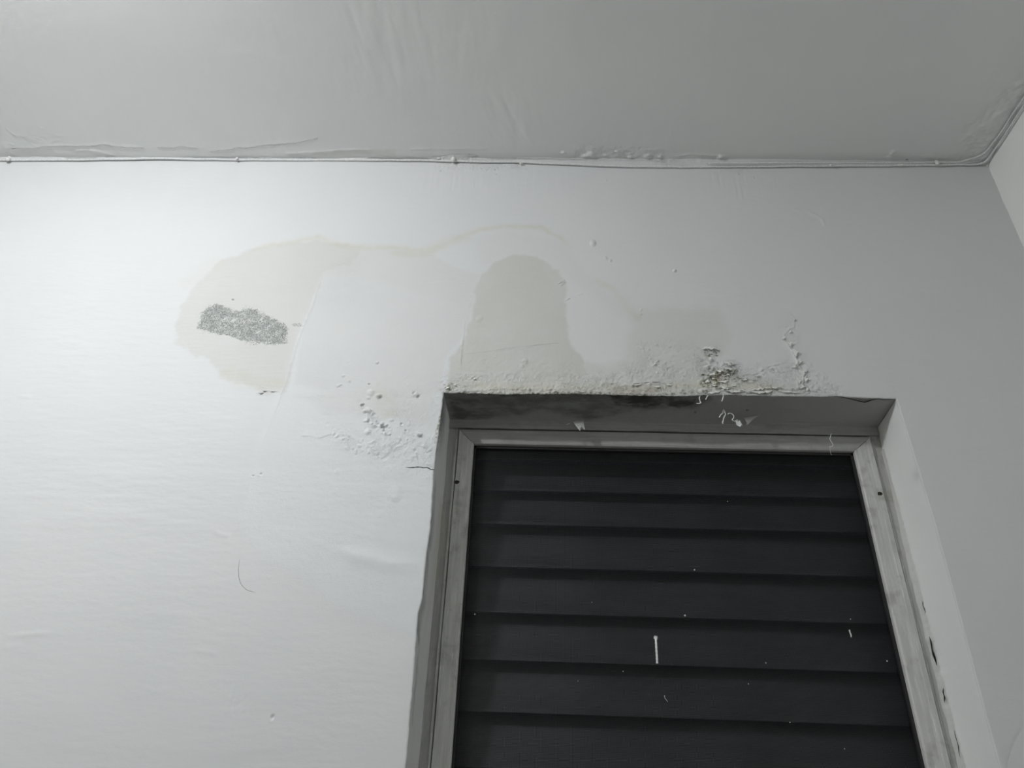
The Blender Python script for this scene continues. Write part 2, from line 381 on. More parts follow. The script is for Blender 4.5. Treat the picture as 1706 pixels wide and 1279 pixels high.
for px, py, r in ((435, 790, 1.8), (454, 1194, 2.6), (690, 655, 3), (697, 661, 2.4), (669, 706, 2), (676, 717, 2), (699, 721, 3.4), (615, 640, 2.2), (603, 676, 2), (422, 793, 1.4), (388, 499, 2.2)):
    Wl.bump(px, py, r*.00125, -.0026, 2.5)
    Wl.bump(px-2, py+2, r*.0018, .0006, 2)
CL1 = [(600, 668), (625, 690), (655, 712), (650, 726), (620, 715), (605, 700)]
Wl.blisters(CL1, 70, .0012, .0042, .0026, 1, .35)
Wl.blisters([(600, 705), (640, 720), (720, 740), (720, 775), (640, 765), (590, 745)], 130, .0014, .004, .0011, 2, .35)
Wl.blisters([(545, 705), (590, 728), (630, 742), (600, 760), (555, 735)], 70, .0014, .004, .0013, 3, .3)
Wl.blisters([(660, 640), (735, 630), (725, 740), (670, 745)], 55, .0015, .004, .0006, 4)
Wl.blisters([(520, 590), (600, 600), (610, 650), (530, 650)], 25, .0012, .003, .0005, 5)
Wl.rough([(560, 715), (640, 725), (725, 715), (722, 800), (640, 775), (560, 745)], .0008, 110, .02, .015, 3)
Wl.rough([(660, 650), (735, 640), (725, 730), (660, 730)], .0006, 120, .015, .01, 4)
Wl.ridge([(500, 724), (535, 728), (555, 722)], .0014, .006, 1, .004, .003, 7)
Wl.rough([(505, 690), (550, 690), (555, 722), (500, 722)], .0006, 60, .01, .01, 8)
Wl.ridge([(426, 654), (445, 650), (463, 652), (470, 656)], .0016, .003, -1, .001, .002, 3)
Wl.ridge([(434, 643), (446, 646)], .0014, .002, -1, .001, .001, 4)
for a in range(6):
    Wl.ridge([(505+a*6, 660-a*.5), (520+a*8, 662-a)], .0004, .003, 1, .002, .002, a)
# long swell below the patch
W_, D_, SG_, T_ = Wl.line([(545, 915), (600, 928), (645, 940), (720, 945)], .06, .002, 20, 1)
Wl.H[W_] += .0022*np.exp(-(D_/.013)**2)*ss(0, .3, T_)*ss(0, .3, 1-T_)
for P, hh in (([(350, 885), (375, 892), (385, 893)], .0006), ([(0, 1062), (60, 1055), (90, 1054)], .0006), ([(320, 1083), (370, 1089)], .0004), ([(0, 1078), (40, 1074)], .0004), ([(30, 660), (55, 662)], .0006),
              ([(1255, 330), (1275, 331)], .0006), ([(1318, 347), (1335, 352)], .0009), ([(1632, 668), (1646, 669)], .0012), ([(1335, 345), (1370, 365), (1376, 380)], .0012)):
    W_, D_, SG_, T_ = Wl.line(P, .02, .001, 40, 1); Wl.H[W_] += hh*np.exp(-(D_/.004)**2)*ss(0, .3, T_)*ss(0, .3, 1-T_)
Wl.streaks([(365, 1140), (400, 1140), (410, 1190), (375, 1185)], .0007, 90, 400, .9, .01, 8)
# cracks
Wl.crack([(1700, 1215), (1690, 1235), (1680, 1262), (1674, 1290)], .001, .0012, .0006, 3)
# small raised paint nicks
for P in (([(930, 473), (942, 466)]), ([(934, 477), (944, 469)]), ([(942, 501), (950, 496)]), ([(962, 492), (974, 489)]), ([(1066, 520), (1070, 514)]), ([(780, 633), (790, 627)]), ([(808, 636), (822, 632)]),
          ([(1085, 612), (1098, 600)]), ([(560, 645), (572, 640)]), ([(1000, 640), (1030, 638)])):
    Wl.ridge(P, .0020, .0022, 1, .0008, .0008, int(P[0][0]))
# slab of paint lifting over the lobe, scratch line across it
Wl.ridge([(845, 582), (870, 580), (900, 574), (935, 571)], .0006, .004, 1, .001, .002, 5)
Wl.ridge([(775, 530), (772, 560), (768, 590), (768, 612)], .0010, .003, -1, .002, .002, 6)
Wl.ridge([(782, 512), (786, 490), (780, 520)], .0007, .003, -1, .002, .002, 8)
# the crumbling belt above the window
BELT = [(735, 625), (860, 618), (1000, 622), (1090, 610), (1180, 590), (1260, 610), (1340, 600), (1400, 640), (1420, 664), (735, 664)]
Wl.rough(BELT, .0013, 90, .014, .012, 5)
Wl.rough(BELT, .0009, 260, .010, .008, 6, 3)
Wl.rough([(745, 560), (960, 600), (1000, 640), (745, 645)], .0006, 150, .03, .012, 7)
Wl.rough([(1060, 560), (1200, 560), (1260, 640), (1040, 650)], .0007, 130, .03, .015, 8)
Wl.blisters([(740, 644), (860, 640), (1000, 640), (1140, 640), (1330, 640), (1400, 656), (740, 660)], 150, .0015, .0045, .0022, 6)
Wl.blisters([(1060, 575), (1120, 570), (1130, 625), (1070, 625)], 40, .0015, .0035, .0014, 7)
Wl.blisters([(1170, 600), (1225, 600), (1230, 655), (1160, 655)], 60, .002, .006, .0035, 8, .45)
Wl.ridge([(748, 648), (790, 650), (840, 646), (900, 650), (960, 648)], .0018, .005, 1, .0012, .003, 11)
Wl.ridge([(1015, 645), (1050, 640), (1078, 637)], .0022, .004, -1, .0009, .002, 12)
Wl.ridge([(1078, 640), (1100, 638), (1120, 640), (1145, 652)], .0016, .004, 1, .0012, .003, 13)
Wl.ridge([(1175, 652), (1205, 646), (1225, 650), (1248, 657), (1262, 650), (1300, 648), (1330, 654)], .0042, .006, 1, .0015, .002, 14)
Wl.ridge([(1225, 640), (1260, 636)], .0018, .004, 1, .001, .002, 15)
Wl.ridge([(1232, 626), (1262, 622), (1285, 610), (1300, 605)], .0022, .003, 1, .0014, .003, 16)
Wl.ridge([(1170, 640), (1175, 632), (1190, 628), (1205, 622), (1222, 622), (1228, 612)], .0045, .005, 1, .0015, .003, 17)
# vertical peeling seam
SEAM = [(1303, 566), (1312, 572), (1318, 582), (1325, 594), (1330, 603), (1328, 609)]
Wl.ridge(SEAM, .0050, .004, -1, .0012, .001, 21)
Wl.ridge([(1312, 520), (1325, 530), (1322, 545), (1310, 552), (1304, 564)], .0014, .004, -1, .0015, .003, 22)
Wl.ridge([(1333, 616), (1340, 628), (1338, 640), (1330, 652)], .0038, .004, -1, .0012, .002, 23)
Wl.ridge([(1339, 616), (1344, 626), (1342, 634)], .0030, .003, -1, .0012, .001, 24)
Wl.ridge([(1328, 632), (1331, 645), (1326, 652)], .0022, .003, -1, .0012, .001, 25)
Wl.ridge([(1345, 642), (1342, 652), (1336, 658)], .0022, .003, -1, .0012, .001, 26)
Wl.blisters([(1300, 510), (1330, 515), (1330, 560), (1298, 560)], 30, .0012, .003, .0009, 9)
Wl.rough([(1345, 600), (1375, 625), (1400, 660), (1340, 662)], .0010, 160, .012, .01, 9)
# mottled green, olive shade under the flakes painted in, and bare plaster at the worst places
Wl.area('green', [(1168, 640), (1172, 624), (1190, 618), (1206, 614), (1226, 616), (1222, 630), (1208, 638), (1190, 646), (1170, 648)], .95, .004, .006, 90, 3)
Wl.area('green', [(1168, 583), (1182, 589), (1197, 586), (1192, 592), (1175, 593)], .9, .002, .002, 90, 4)
Wl.area('green', [(1222, 628), (1262, 632), (1262, 636), (1224, 638)], .6, .003, .003, 90, 5)
Wl.area('green', [(740, 640), (752, 636), (756, 650), (742, 652)], .8, .003, .004, 90, 6)
Wl.stroke('green', [(742, 652), (800, 654), (900, 655), (980, 654), (1040, 656), (1100, 657), (1160, 654), (1190, 652)], .0028, .85, .002, 120, 7)
Wl.stroke('green', [(733, 690), (729, 720), (727, 740)], .0022, .8, .002, 90, 17)
Wl.area('bare', [(1186, 625), (1206, 620), (1208, 632), (1190, 636)], .8, .003, .003, 90, 7)
Wl.area('bare', [(1020, 645), (1078, 639), (1095, 650), (1085, 657), (1020, 656)], .55, .004, .004, 90, 8)
for P, v, so, wa in ((BELT, .55, .02, .015), ([(735, 640), (1000, 640), (1160, 636), (1340, 640), (1400, 655), (1420, 664), (735, 664)], 1.0, .012, .008),
                     ([(1060, 570), (1140, 565), (1240, 600), (1340, 600), (1370, 664), (1000, 664)], .55, .03, .015), ([(1160, 600), (1235, 595), (1240, 660), (1150, 660)], 1.0, .01, .008),
                     (CL1, 1.0, .012, .008), ([(560, 715), (640, 725), (725, 715), (722, 800), (640, 775), (560, 745)], .6, .03, .015), ([(600, 640), (735, 620), (725, 760), (640, 720)], .22, .03, .02),
                     ([(1290, 510), (1335, 515), (1350, 600), (1310, 600)], .35, .012, .008), ([(715, 268), (880, 270), (860, 282), (760, 286), (720, 280)], .5, .014, .010), ([(1190, 280), (1290, 280), (1280, 287), (1200, 286)], .5, .012, .010),
                     ([(1480, 640), (1520, 680), (1540, 760), (1530, 770), (1495, 670), (1480, 650)], .3, .016, .010), ([(470, 560), (640, 590), (600, 660), (500, 640)], .12, .03, .02),
                     ([(745, 560), (960, 590), (1000, 640), (745, 645)], .22, .04, .02), ([(640, 240), (1643, 240), (1643, 285), (640, 280)], .12, .012, .006)):
    Wl.area('crumb', P, v, so, wa, 30, 3)
for P, v in ((PATCH, .35), (LOBE_L, .45), (LOBE_R, .45), ([(500, 640), (725, 640), (705, 1100), (430, 960)], .4), ([(545, 430), (605, 425), (600, 500), (525, 520)], .9), ([(960, 480), (1250, 500), (1340, 640), (960, 640)], .2)):
    Wl.area('weave', P, v, .02, .01, 20, 6)
# brush drips under the ceiling joint
for x_, y_, l_ in ((733, 285, 10), (823, 282, 12), (826, 290, 6), (1010, 300, 6), (1230, 290, 8), (770, 276, 6), (800, 280, 5), (1190, 282, 6), (868, 274, 6), (1255, 296, 10)):
    Wl.bump(x_, y_, .0028, .0022, 1.6, .3*l_/3, 1.57)
Wl.rough([(715, 268), (880, 270), (880, 285), (720, 285)], .0012, 150, .006, .005, 10)
Wl.rough([(1180, 280), (1290, 280), (1290, 290), (1180, 288)], .0009, 200, .006, .005, 11)
Wl.streaks([(700, 285), (960, 285), (960, 330), (700, 320)], .0004, 160, 12, 0, .02, 12)
Wl.streaks([(1180, 290), (1300, 290), (1290, 330), (1200, 330)], .0005, 160, 12, 0, .02, 13)
Wl.rough([(1480, 640), (1520, 680), (1540, 760), (1530, 770), (1495, 670), (1480, 650)], .0008, 160, .01, .008, 12)
Wl.rough([(1380, 655), (1495, 655), (1560, 650), (1490, 668)], .0006, 160, .01, .008, 13)

def place_wall(A, B, H):
    X = A.copy(); Zz = B.copy()
    zl = np.clip(B, ZB, ZT)
    inz = 1-ss(0.0, .03, B-ZT)
    kl = (1-ss(0, .03, np.abs(A-XL)))*inz; kr = (1-ss(0, .03, np.abs(A-XR)))*inz
    X += (edge_left(zl)-XL)*kl + (edge_right(zl)-XR)*kr
    xc = np.clip(X, XL, XR); kx = 1-ss(0, .03, np.maximum(XL-A, A-XR))
    kt = (1-ss(0, .03, np.abs(B-ZT)))*kx
    Zz += (edge_top(xc)-ZT)*kt
    # the arris is worn round where it meets the reveal
    din = np.minimum(np.where((A >= XL-1e-6) & (A <= XR+1e-6), np.abs(B-ZT), 9), np.where(B <= ZT+1e-6, np.minimum(np.abs(A-XL), np.abs(A-XR)), 9))
    Hh = H - .0016*np.exp(-din/.0009)
    return np.stack([X, -Hh, Zz], -1)
ca = (ax[:-1]+ax[1:])/2; cz = (az[:-1]+az[1:])/2
hole = (ca[:, None] > XL) & (ca[:, None] < XR) & (cz[None, :] > ZB) & (cz[None, :] < ZT)
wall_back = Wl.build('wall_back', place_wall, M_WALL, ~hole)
tag(wall_back, kind='structure')

# ------------------------------------------------------------------ reveal: head soffit, two jambs, sill (parts of the wall)
def h_at(x, z):
    i = np.clip(np.searchsorted(ax, x), 0, len(ax)-1); j = np.clip(np.searchsorted(az, z), 0, len(az)-1); return Wl.H[i, j]
au = spaced((XL, XR, .0018)); av = np.linspace(0, YD, 60)
So = Field(au, av, lambda px, py: (lambda p: (p[0], p[1]))(at(px, py, 2, ZT-.002)))
U, V = So.X, So.Y
So.H += .0008*fbm(U, V, 20, 3, 3) + .00035*fbm(U, V, 180, 3, 5)
So.H += .0012*fbm(U, V, 110, 3, 8)*(1-ss(.0, .02, V))
So.streaks([(745, 690), (1450, 700), (1450, 722), (745, 716)], .0010, 7, 170, 0, .006, 3)
for P, h in (([(1040, 712), (1075, 713), (1095, 720)], .0028), ([(840, 700), (866, 706), (880, 712)], .0016), ([(1290, 680), (1340, 684)], .0018), ([(1250, 705), (1330, 716)], .0012), ([(800, 710), (950, 713)], .001)):
    So.ridge(P, h, .004, 1, .0015, .002, int(P[0][0]))
So.area('mold_shade', [(740, 652), (1000, 655), (1180, 658), (1178, 672), (1160, 682), (1120, 678), (1080, 680), (1050, 686), (980, 700), (900, 682), (860, 690), (800, 700), (750, 700)], .62, .012, .012, 40, 4)
So.area('mold_shade', [(1010, 655), (1165, 658), (1158, 674), (1130, 682), (1110, 674), (1060, 680), (1020, 674)], 1.0, .006, .006, 50, 6)
So.area('mold_shade', [(745, 662), (800, 660), (800, 695), (755, 698)], .8, .01, .01, 50, 7)
for px, py, r in ((1312, 711, .004), (1158, 687, .004), (1245, 685, .003), (1448, 712, .008), (1020, 680, .004)):
    So.stroke('mold_shade', [(px-2, py), (px+2, py)], r, 1.0, .001, 90, int(r*999))
So.stroke('green', [(745, 656), (900, 657), (1100, 660), (1190, 659)], .005, .7, .004, 80, 3)
So.area('crumb', [(740, 652), (1190, 655), (1190, 672), (740, 675)], .6, .01, .008, 40, 3)
So.crack([(1380, 662), (1415, 664), (1442, 671), (1462, 664), (1490, 666)], .0016, .008, .001, 4)
So.crack([(1400, 664), (1425, 668), (1441, 671)], .0010, .006, .001, 5)
def place_sof(A, B, H):
    t = B/YD; front = edge_top(np.clip(A, XL, XR)); back = 2.170
    x = A + (edge_left(np.full_like(A, ZT))-XL)*(1-ss(0, .03, A-XL))*(1-t) + (edge_right(np.full_like(A, ZT))-XR)*(1-ss(0, .03, XR-A))*(1-t)
    k = ss(0, .004, B)
    y0 = -(h_at(A, np.full_like(A, ZT)) - .0018)
    return np.stack([x, B*1.0 + y0*(1-ss(0, .006, B)), front*(1-t)+back*t - H*k], -1)
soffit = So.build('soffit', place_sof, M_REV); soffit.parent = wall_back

azj = spaced((ZB, 1.45, .02), (1.45, ZT, .0026))
def jamb(sign, edge, X0, backx, painter):
    J = Field(azj, np.linspace(0, YD, 44), lambda px, py: (lambda p: (p[2], p[1]))(at(px, py, 0, X0)))
    A, B = J.X, J.Y
    J.H += .0007*fbm(A, B, 18, 3, 4) + .0003*fbm(A, B, 160, 3, 6)
    painter(J)
    def pl(A, B, H):
        t = B/YD; x = edge(A)*(1-t) + backx*t; k = ss(0, .004, B)
        y0 = -(h_at(np.full_like(A, X0), A)-.0018)
        return np.stack([x + sign*H*k, B+y0*(1-ss(0, .006, B)), A + (edge_top(np.array(X0))-ZT)*ss(ZT-.03, ZT, A)*(1-t) - .004*t*ss(ZT-.05, ZT, A)], -1)
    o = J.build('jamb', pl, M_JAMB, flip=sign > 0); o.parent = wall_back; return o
def paintL(J):
    A, B = J.X, J.Y
    J.H += .0012*fbm(A*.3, B, 120, 3, 8)*(1-ss(0, .03, B)) + .0012*fbm(A*.12, B, 90, 3, 9)*ss(.07, .11, B)
    J.M['mold_shade'] = np.maximum(J.M['mold_shade'], .55*ss(.02, .3, fbm(A*.35, B, 40, 4, 3))*(1-ss(0, .05, B)))
    J.M['mold_shade'] = np.maximum(J.M['mold_shade'], .75*ss(2.02, 2.15, A)*(1-ss(.02, .07, B)))
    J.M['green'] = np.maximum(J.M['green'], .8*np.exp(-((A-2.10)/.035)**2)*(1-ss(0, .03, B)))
    J.M['tide'] = np.maximum(J.M['tide'], .7*ss(-.1, .4, fbm(A*.3, B, 30, 3, 13))*ss(.04, .1, B))
def paintR(J):
    A, B = J.X, J.Y
    J.H += .0014*fbm(A*.15, B, 100, 3, 8)*ss(.085, .11, B)
    J.M['tide'] = np.maximum(J.M['tide'], .6*ss(.1, .5, fbm(A*.3, B, 40, 3, 13))*ss(.08, .11, B))
    for z0 in (1.72, 1.70):
        J.H += .0012*np.exp(-((A-z0-.25*(B-.11))/.006)**2)*ss(.06, .1, B)
    J.M['mold_shade'] = np.maximum(J.M['mold_shade'], .22*np.exp(-((A-2.02)/.012)**2-((B-.012)/.012)**2))
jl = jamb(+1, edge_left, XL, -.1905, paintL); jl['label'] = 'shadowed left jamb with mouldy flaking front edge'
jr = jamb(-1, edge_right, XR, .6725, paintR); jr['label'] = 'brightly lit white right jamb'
mesh_obj('sill', [(XL, -.02, ZB), (XR, -.02, ZB), (XR, YD, ZB), (XL, YD, ZB), (XL, -.02, ZB-.03), (XR, -.02, ZB-.03), (XR, YD, ZB-.03), (XL, YD, ZB-.03)],
         [(0, 1, 2, 3), (7, 6, 5, 4), (0, 4, 5, 1), (1, 5, 6, 2), (2, 6, 7, 3), (3, 7, 4, 0)], M_REV, wall_back)

# ------------------------------------------------------------------ ceiling
cx = spaced((-2.0, -1.36, .03), (-1.36, XC+.008, .0032)); cy = spaced((-.008, 0, .002), (0, .08, .0018), (.08, .46, .004), (.46, 2.6, .06))
Ce = Field(cx, cy, onceil); X, Y = Ce.X, Ce.Y
Ce.H += .0014*fbm(X, Y, 2.5, 3, 21) + .0003*fbm(X*1.4, Y*.4, 40, 3, 22)
Ce.streaks([(810, 150), (900, 150), (905, 245), (800, 245)], .0007, 75, 12, .35, .02, 5)
Ce.streaks([(850, 160), (900, 165), (890, 225), (850, 225)], .0009, 60, 9, .55, .02, 7)
Ce.streaks([(560, 0), (720, 0), (720, 130), (560, 110)], .0005, 70, 8, .15, .04, 6)
Ce.streaks([(1085, 120), (1120, 120), (1110, 165), (1080, 165)], .0005, 50, 8, .5, .02, 8)
Ce.streaks([(380, 225), (480, 225), (480, 245), (380, 245)], .0006, 120, 20, .15, .01, 9)
Ce.streaks([(560, 60), (700, 120), (700, 230), (590, 230)], .0002, 60, 8, .1, .04, 11)
Ce.ridge([(0, 248), (30, 246), (55, 247), (70, 244), (160, 243), (172, 240), (190, 244), (215, 245), (240, 246)], .0016, .006, 1, .0012, .002, 1)
Ce.ridge([(255, 244), (290, 246), (300, 243), (330, 247)], .0010, .005, 1, .0012, .002, 2)
Ce.ridge([(350, 252), (380, 249), (400, 245), (410, 246), (440, 241), (490, 238), (530, 230)], .0011, .005, 1, .0010, .002, 3)
Ce.ridge([(8, 212), (16, 220), (30, 228)], .0018, .003, 1, .0012, .001, 4)
Ce.ridge([(120, 252), (150, 250), (178, 256), (190, 259)], .0022, .004, 1, .0015, .002, 5)
Ce.ridge([(683, 250), (690, 249), (760, 249), (820, 249)], .0008, .005, 1, .0012, .002, 6)
Ce.ridge([(470, 256), (520, 254), (570, 250), (625, 250)], .0018, .003, 1, .0012, .001, 7)
Ce.ridge([(1120, 262), (1150, 257), (1190, 259), (1215, 261)], .002, .004, 1, .0012, .001, 8)
for px, py, r, h in ((938, 254, 4, 3), (984, 257, 7, 4), (1027, 252, 3.5, 4), (1050, 261, 4, 3), (1078, 260, 6, 3), (1100, 261, 4, 3), (1200, 261, 5, 4), (1489, 252, 5, 2.4), (1485, 256, 3, 2), (975, 260, 5, 3), (1010, 259, 4, 2), (70, 214, 5, .8), (20, 240, 4, 1), (1480, 262, 6, 1.5)):
    Ce.bump(px, py, r*.0012, h*.001, 1.6, 1.2, 0)
Ce.rough([(960, 240), (1110, 245), (1110, 264), (950, 264)], .0015, 90, .006, .005, 5)
Ce.rough([(1600, 225), (1650, 170), (1706, 120), (1706, 175), (1650, 250), (1610, 258)], .0035, 55, .012, .01, 6)
Ce.rough([(0, 225), (110, 225), (100, 262), (0, 262)], .0012, 70, .01, .01, 7)
Ce.rough([(1470, 258), (1600, 255), (1640, 240), (1640, 270), (1470, 268)], .0016, 80, .01, .006, 8)
Ce.stroke('mold_shade', [(1509, 266), (1512, 265)], .003, 1, 0)
Ce.area('stain', [(500, 260), (660, 262), (660, 248), (560, 250)], .4, .006, .01, 40, 6)
Ce.area('crumb', [(0, 244), (700, 250), (1640, 252), (1640, 275), (0, 270)], .15, .012, .006, 30, 3)
Ce.area('crumb', [(960, 246), (1110, 250), (1110, 264), (950, 264)], .35, .012, .008, 30, 3)
ceiling = Ce.build('ceiling', lambda A, B, H: np.stack([A, -B, ZC-H], -1), M_CEIL, flip=False)
tag(ceiling, kind='structure')

# ------------------------------------------------------------------ right wall, other walls, floor
ry = spaced((-.008, 0, .004), (0, .35, .004), (.35, 2.6, .06)); rz = spaced((0, 2.2, .05), (2.2, ZC+.006, .004))
Rw = Field(ry, rz, lambda px, py: (lambda p: (-p[1], p[2]))(at(px, py, 0, XC)))
Rw.H += .0018*fbm(Rw.X, Rw.Y, 6, 3, 31) + .0006*fbm(Rw.X, Rw.Y, 50, 3, 32)
Rw.rough([(1648, 285), (1680, 285), (1670, 320), (1655, 305)], .0018, 90, .01, .01, 5)
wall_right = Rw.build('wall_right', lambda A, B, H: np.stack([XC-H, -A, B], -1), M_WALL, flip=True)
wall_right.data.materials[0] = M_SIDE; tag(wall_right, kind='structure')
def slab(name, a, b, mat):
    (x0, y0, z0), (x1, y1, z1) = a, b
    v = [(x, y, z) for x in (x0, x1) for y in (y0, y1) for z in (z0, z1)]
    o = mesh_obj(name, v, [(0, 1, 3, 2), (4, 6, 7, 5), (0, 4, 5, 1), (2, 3, 7, 6), (0, 2, 6, 4), (1, 5, 7, 3)], mat)
    tag(o, kind='structure'); return o
slab('wall_left', (-2.1, -2.7, 0), (-2.0, 0, ZC), M_ROOM)
slab('wall_front', (-2.0, -2.7, 0), (XC, -2.6, ZC), M_ROOM)
slab('floor', (-2.1, -2.7, -.1), (XC+.1, .12, 0), M_FLOOR)

# ------------------------------------------------------------------ plaster fillet in the wall-ceiling joint
PROF = [(-40, 264, 268), (0, 264, 268), (14, 262, 270), (40, 263, 267), (60, 261, 267), (140, 262, 267), (300, 261, 266), (380, 262, 266), (430, 260, 267), (520, 261, 268), (600, 261, 268), (700, 262.5, 268),
        (735, 261, 269), (750, 257, 271), (800, 257, 270), (830, 262, 270), (900, 262, 272), (950, 263, 273), (1000, 264, 275), (1100, 264, 278), (1250, 264.5, 279), (1340, 266, 278), (1400, 266.5, 276.5), (1520, 268, 275), (1600, 268, 275), (1630, 263, 276), (1643, 258, 277)]
px_, ty_, by_ = map(np.array, zip(*PROF))
bx = np.array([onwall(a, c)[0] for a, c in zip(px_, by_)]); bz = np.array([onwall(a, c)[1] for a, c in zip(px_, by_)]); tyy = np.array([onceil(a, b)[1] for a, b in zip(px_, ty_)])
fx = spaced((-2.0, -1.36, .03), (-1.36, XC, .002)); ft = np.linspace(0, 1, 13)
Fi = Field(fx, ft, lambda px, py: (onwall(px, 267)[0], np.clip((279-py)/17, 0, 1)))
zb_ = np.minimum(np.interp(fx, bx, bz), ZC-.003)[:, None]; yt_ = np.maximum(np.interp(fx, bx, tyy), .003)[:, None]
A, B = Fi.X, Fi.Y
nz = fbm(A, B*.02, 60, 4, 41); nz2 = fbm(A, B*.02, 200, 3, 44)
zb_ = zb_ - .0018*nz - .0008*nz2; yt_ = yt_ + .0025*fbm(A, B*0+2, 40, 4, 43)
Fi.M['green'] = .9*np.exp(-((A-onwall(825, 265)[0])/.04)**4)*ss(.45, .75, B)  # mould green plus the shade of an open slot in the joint
Fi.M['mold_shade'] = np.clip(.9*np.exp(-((A-onwall(572, 265)[0])/.05)**4)*ss(.5, .8, B), 0, 1)  # shade of a dark slot in the joint, painted through this mask
Fi.M['crumb'] = .25+.75*ss(0, .4, fbm(A, 0*A, 6, 3, 77))
def place_fil(A, B, H):
    th = B*math.pi/2; bul = .35+.15*nz
    y = -yt_*(1-np.cos(th)*bul-(1-B)*(1-bul)); z = zb_+(ZC-zb_)*(np.sin(th)*bul+B*(1-bul))
    n = .0010*fbm(A, B*.01, 300, 3, 46)*np.sin(B*math.pi)
    groove = .0026*np.exp(-((B-.55)/.13)**2)*ss(.1, .4, fbm(A, 0*A, 9, 2, 48)+.3)
    g2 = .006*Fi.M['mold_shade']+.006*Fi.M['green']
    d = n-groove-g2
    return np.stack([A, y-d*.7-.0006, z-d*.7+.0003], -1)
fillet = Fi.build('trim_1', place_fil, M_WALL, flip=True); tag(fillet, kind='structure')
# the same joint along the right wall
gy = spaced((0, 1.0, .0025)); gt = np.linspace(0, 1, 9)
Gi = Field(gy, gt, lambda px, py: (0, 0)); A, B = Gi.X, Gi.Y
n3 = fbm(A, 0*A, 45, 4, 51)
def place_f2(A, B, H):
    r1 = .006+.003*n3+.010*np.exp(-A/.012); r2 = .008+.005*fbm(A, 0*A+4, 35, 4, 53)+.016*np.exp(-A/.02)
    n = .0014*fbm(A, B*.02, 160, 3, 55)
    return np.stack([XC-.0006-r2*B-n, -A, ZC-r1*(1-B)-n*.6], -1)
f2 = Gi.build('trim_2', place_f2, M_WALL); tag(f2, kind='structure')

# ------------------------------------------------------------------ generic small meshes
def tube(name, P, rad, mat, parent=None, n=8, flat=1.0, cap=True):
    P = np.array(P, float); m_ = len(P); rad = np.broadcast_to(np.asarray(rad, float), (m_,))
    T = np.gradient(P, axis=0); T /= np.linalg.norm(T, axis=1)[:, None]+1e-12
    ref = np.array([0, 1., 0]) if abs(T[:, 1]).max() < .9 else np.array([0, 0, 1.])
    V = []
    for p, t, r in zip(P, T, rad):
        a = np.cross(t, ref); a /= np.linalg.norm(a)+1e-12; b = np.cross(t, a)
        for j in range(n):
            th = 2*math.pi*j/n; V.append(p + r*(math.cos(th)*a + flat*math.sin(th)*b))
    Fc = [(i*n+j, i*n+(j+1) % n, (i+1)*n+(j+1) % n, (i+1)*n+j) for i in range(m_-1) for j in range(n)]
    if cap: Fc += [tuple(range(n))[::-1], tuple((m_-1)*n+j for j in range(n))]
    return mesh_obj(name, V, Fc, mat, parent, True)
def smooth_path(P, step):
    P = np.array(P, float); d = np.r_[0, np.cumsum(np.linalg.norm(np.diff(P, axis=0), axis=1))]
    n = max(2, int(d[-1]/step)); t = np.linspace(0, d[-1], n)
    Q = np.stack([np.interp(t, d, P[:, i]) for i in range(3)], -1)
    for _ in range(2): Q[1:-1] = (Q[:-2]+2*Q[1:-1]+Q[2:])/4
    return Q
def blob(name, c, r, mat, parent=None, seed=0, sc=(1, 1, 1), rough=.25, sub=2):
    bm = bmesh.new(); bmesh.ops.create_icosphere(bm, subdivisions=sub, radius=1.0)
    V = np.array([v.co[:] for v in bm.verts]); n = fbm(V[:, 0]+seed*3.1+V[:, 2]*.7, V[:, 1]+V[:, 2]*.9, 1.6, 3, seed)
    V = V*(1+rough*n)[:, None]*np.array(sc)*r + np.array(c)
    Fc = [tuple(v.index for v in f.verts) for f in bm.faces]; bm.free()
    return mesh_obj(name, V, Fc, mat, parent, True)
def box_vf(a, b):
    (x0, y0, z0), (x1, y1, z1) = a, b
    return [(x, y, z) for x in (x0, x1) for y in (y0, y1) for z in (z0, z1)], [(0, 1, 3, 2), (4, 6, 7, 5), (0, 4, 5, 1), (2, 3, 7, 6), (0, 2, 6, 4), (1, 5, 7, 3)]

# ------------------------------------------------------------------ cable along the joint with its nail clips
def cab(pts, y=-.004): return [tuple(at(a, b, 1, y)) for a, b in pts]
low = cab([(-60, 267), (0, 266.5), (60, 266.5), (140, 266), (260, 264), (320, 265), (400, 266), (500, 266.5), (600, 266.5), (700, 267), (757, 268.5), (800, 269), (850, 269.5), (900, 271.5), (950, 273.5), (1000, 275.5), (1060, 277.5), (1120, 278), (1180, 277.8), (1250, 277.5), (1330, 276.8), (1400, 276), (1480, 275.5), (1560, 274.8), (1625, 274)])
low += [(XC-.010, -.006, ZC-.010), (XC-.008, -.02, ZC-.011), (XC-.006, -.06, ZC-.011), (XC-.006, -.14, ZC-.012), (XC-.006, -.3, ZC-.012), (XC-.006, -.6, ZC-.012)]
p = smooth_path(low, .006); p[:, 2] += .0006*vn(p[:, 0], p[:, 1], 30, 3)
cable = tube('cable', p, np.where(p[:, 1] < -.02, .0020, .0026), M_CABLE, None, 8)
tag(cable, 'thin cable painted white, sagging slightly along the joint of wall and ceiling', 'cable')
up = cab([(1180, 272), (1260, 271.5), (1340, 271), (1400, 270.5), (1440, 271.5), (1500, 270.5), (1560, 270.5), (1600, 270)], -.009)
up += [(XC-.03, -.02, ZC-.005), (XC-.018, -.035, ZC-.005), (XC-.013, -.08, ZC-.005), (XC-.012, -.16, ZC-.005), (XC-.012, -.3, ZC-.005), (XC-.012, -.6, ZC-.005)]
p = smooth_path(up, .006); p[:, 2] += .0016*vn(p[:, 0], p[:, 1], 26, 5)
c2 = tube('cable', p, .0018, M_CABLE, None, 8)
tag(c2, 'shorter upper cable caked in paint, entering the right-hand ceiling corner', 'cable')
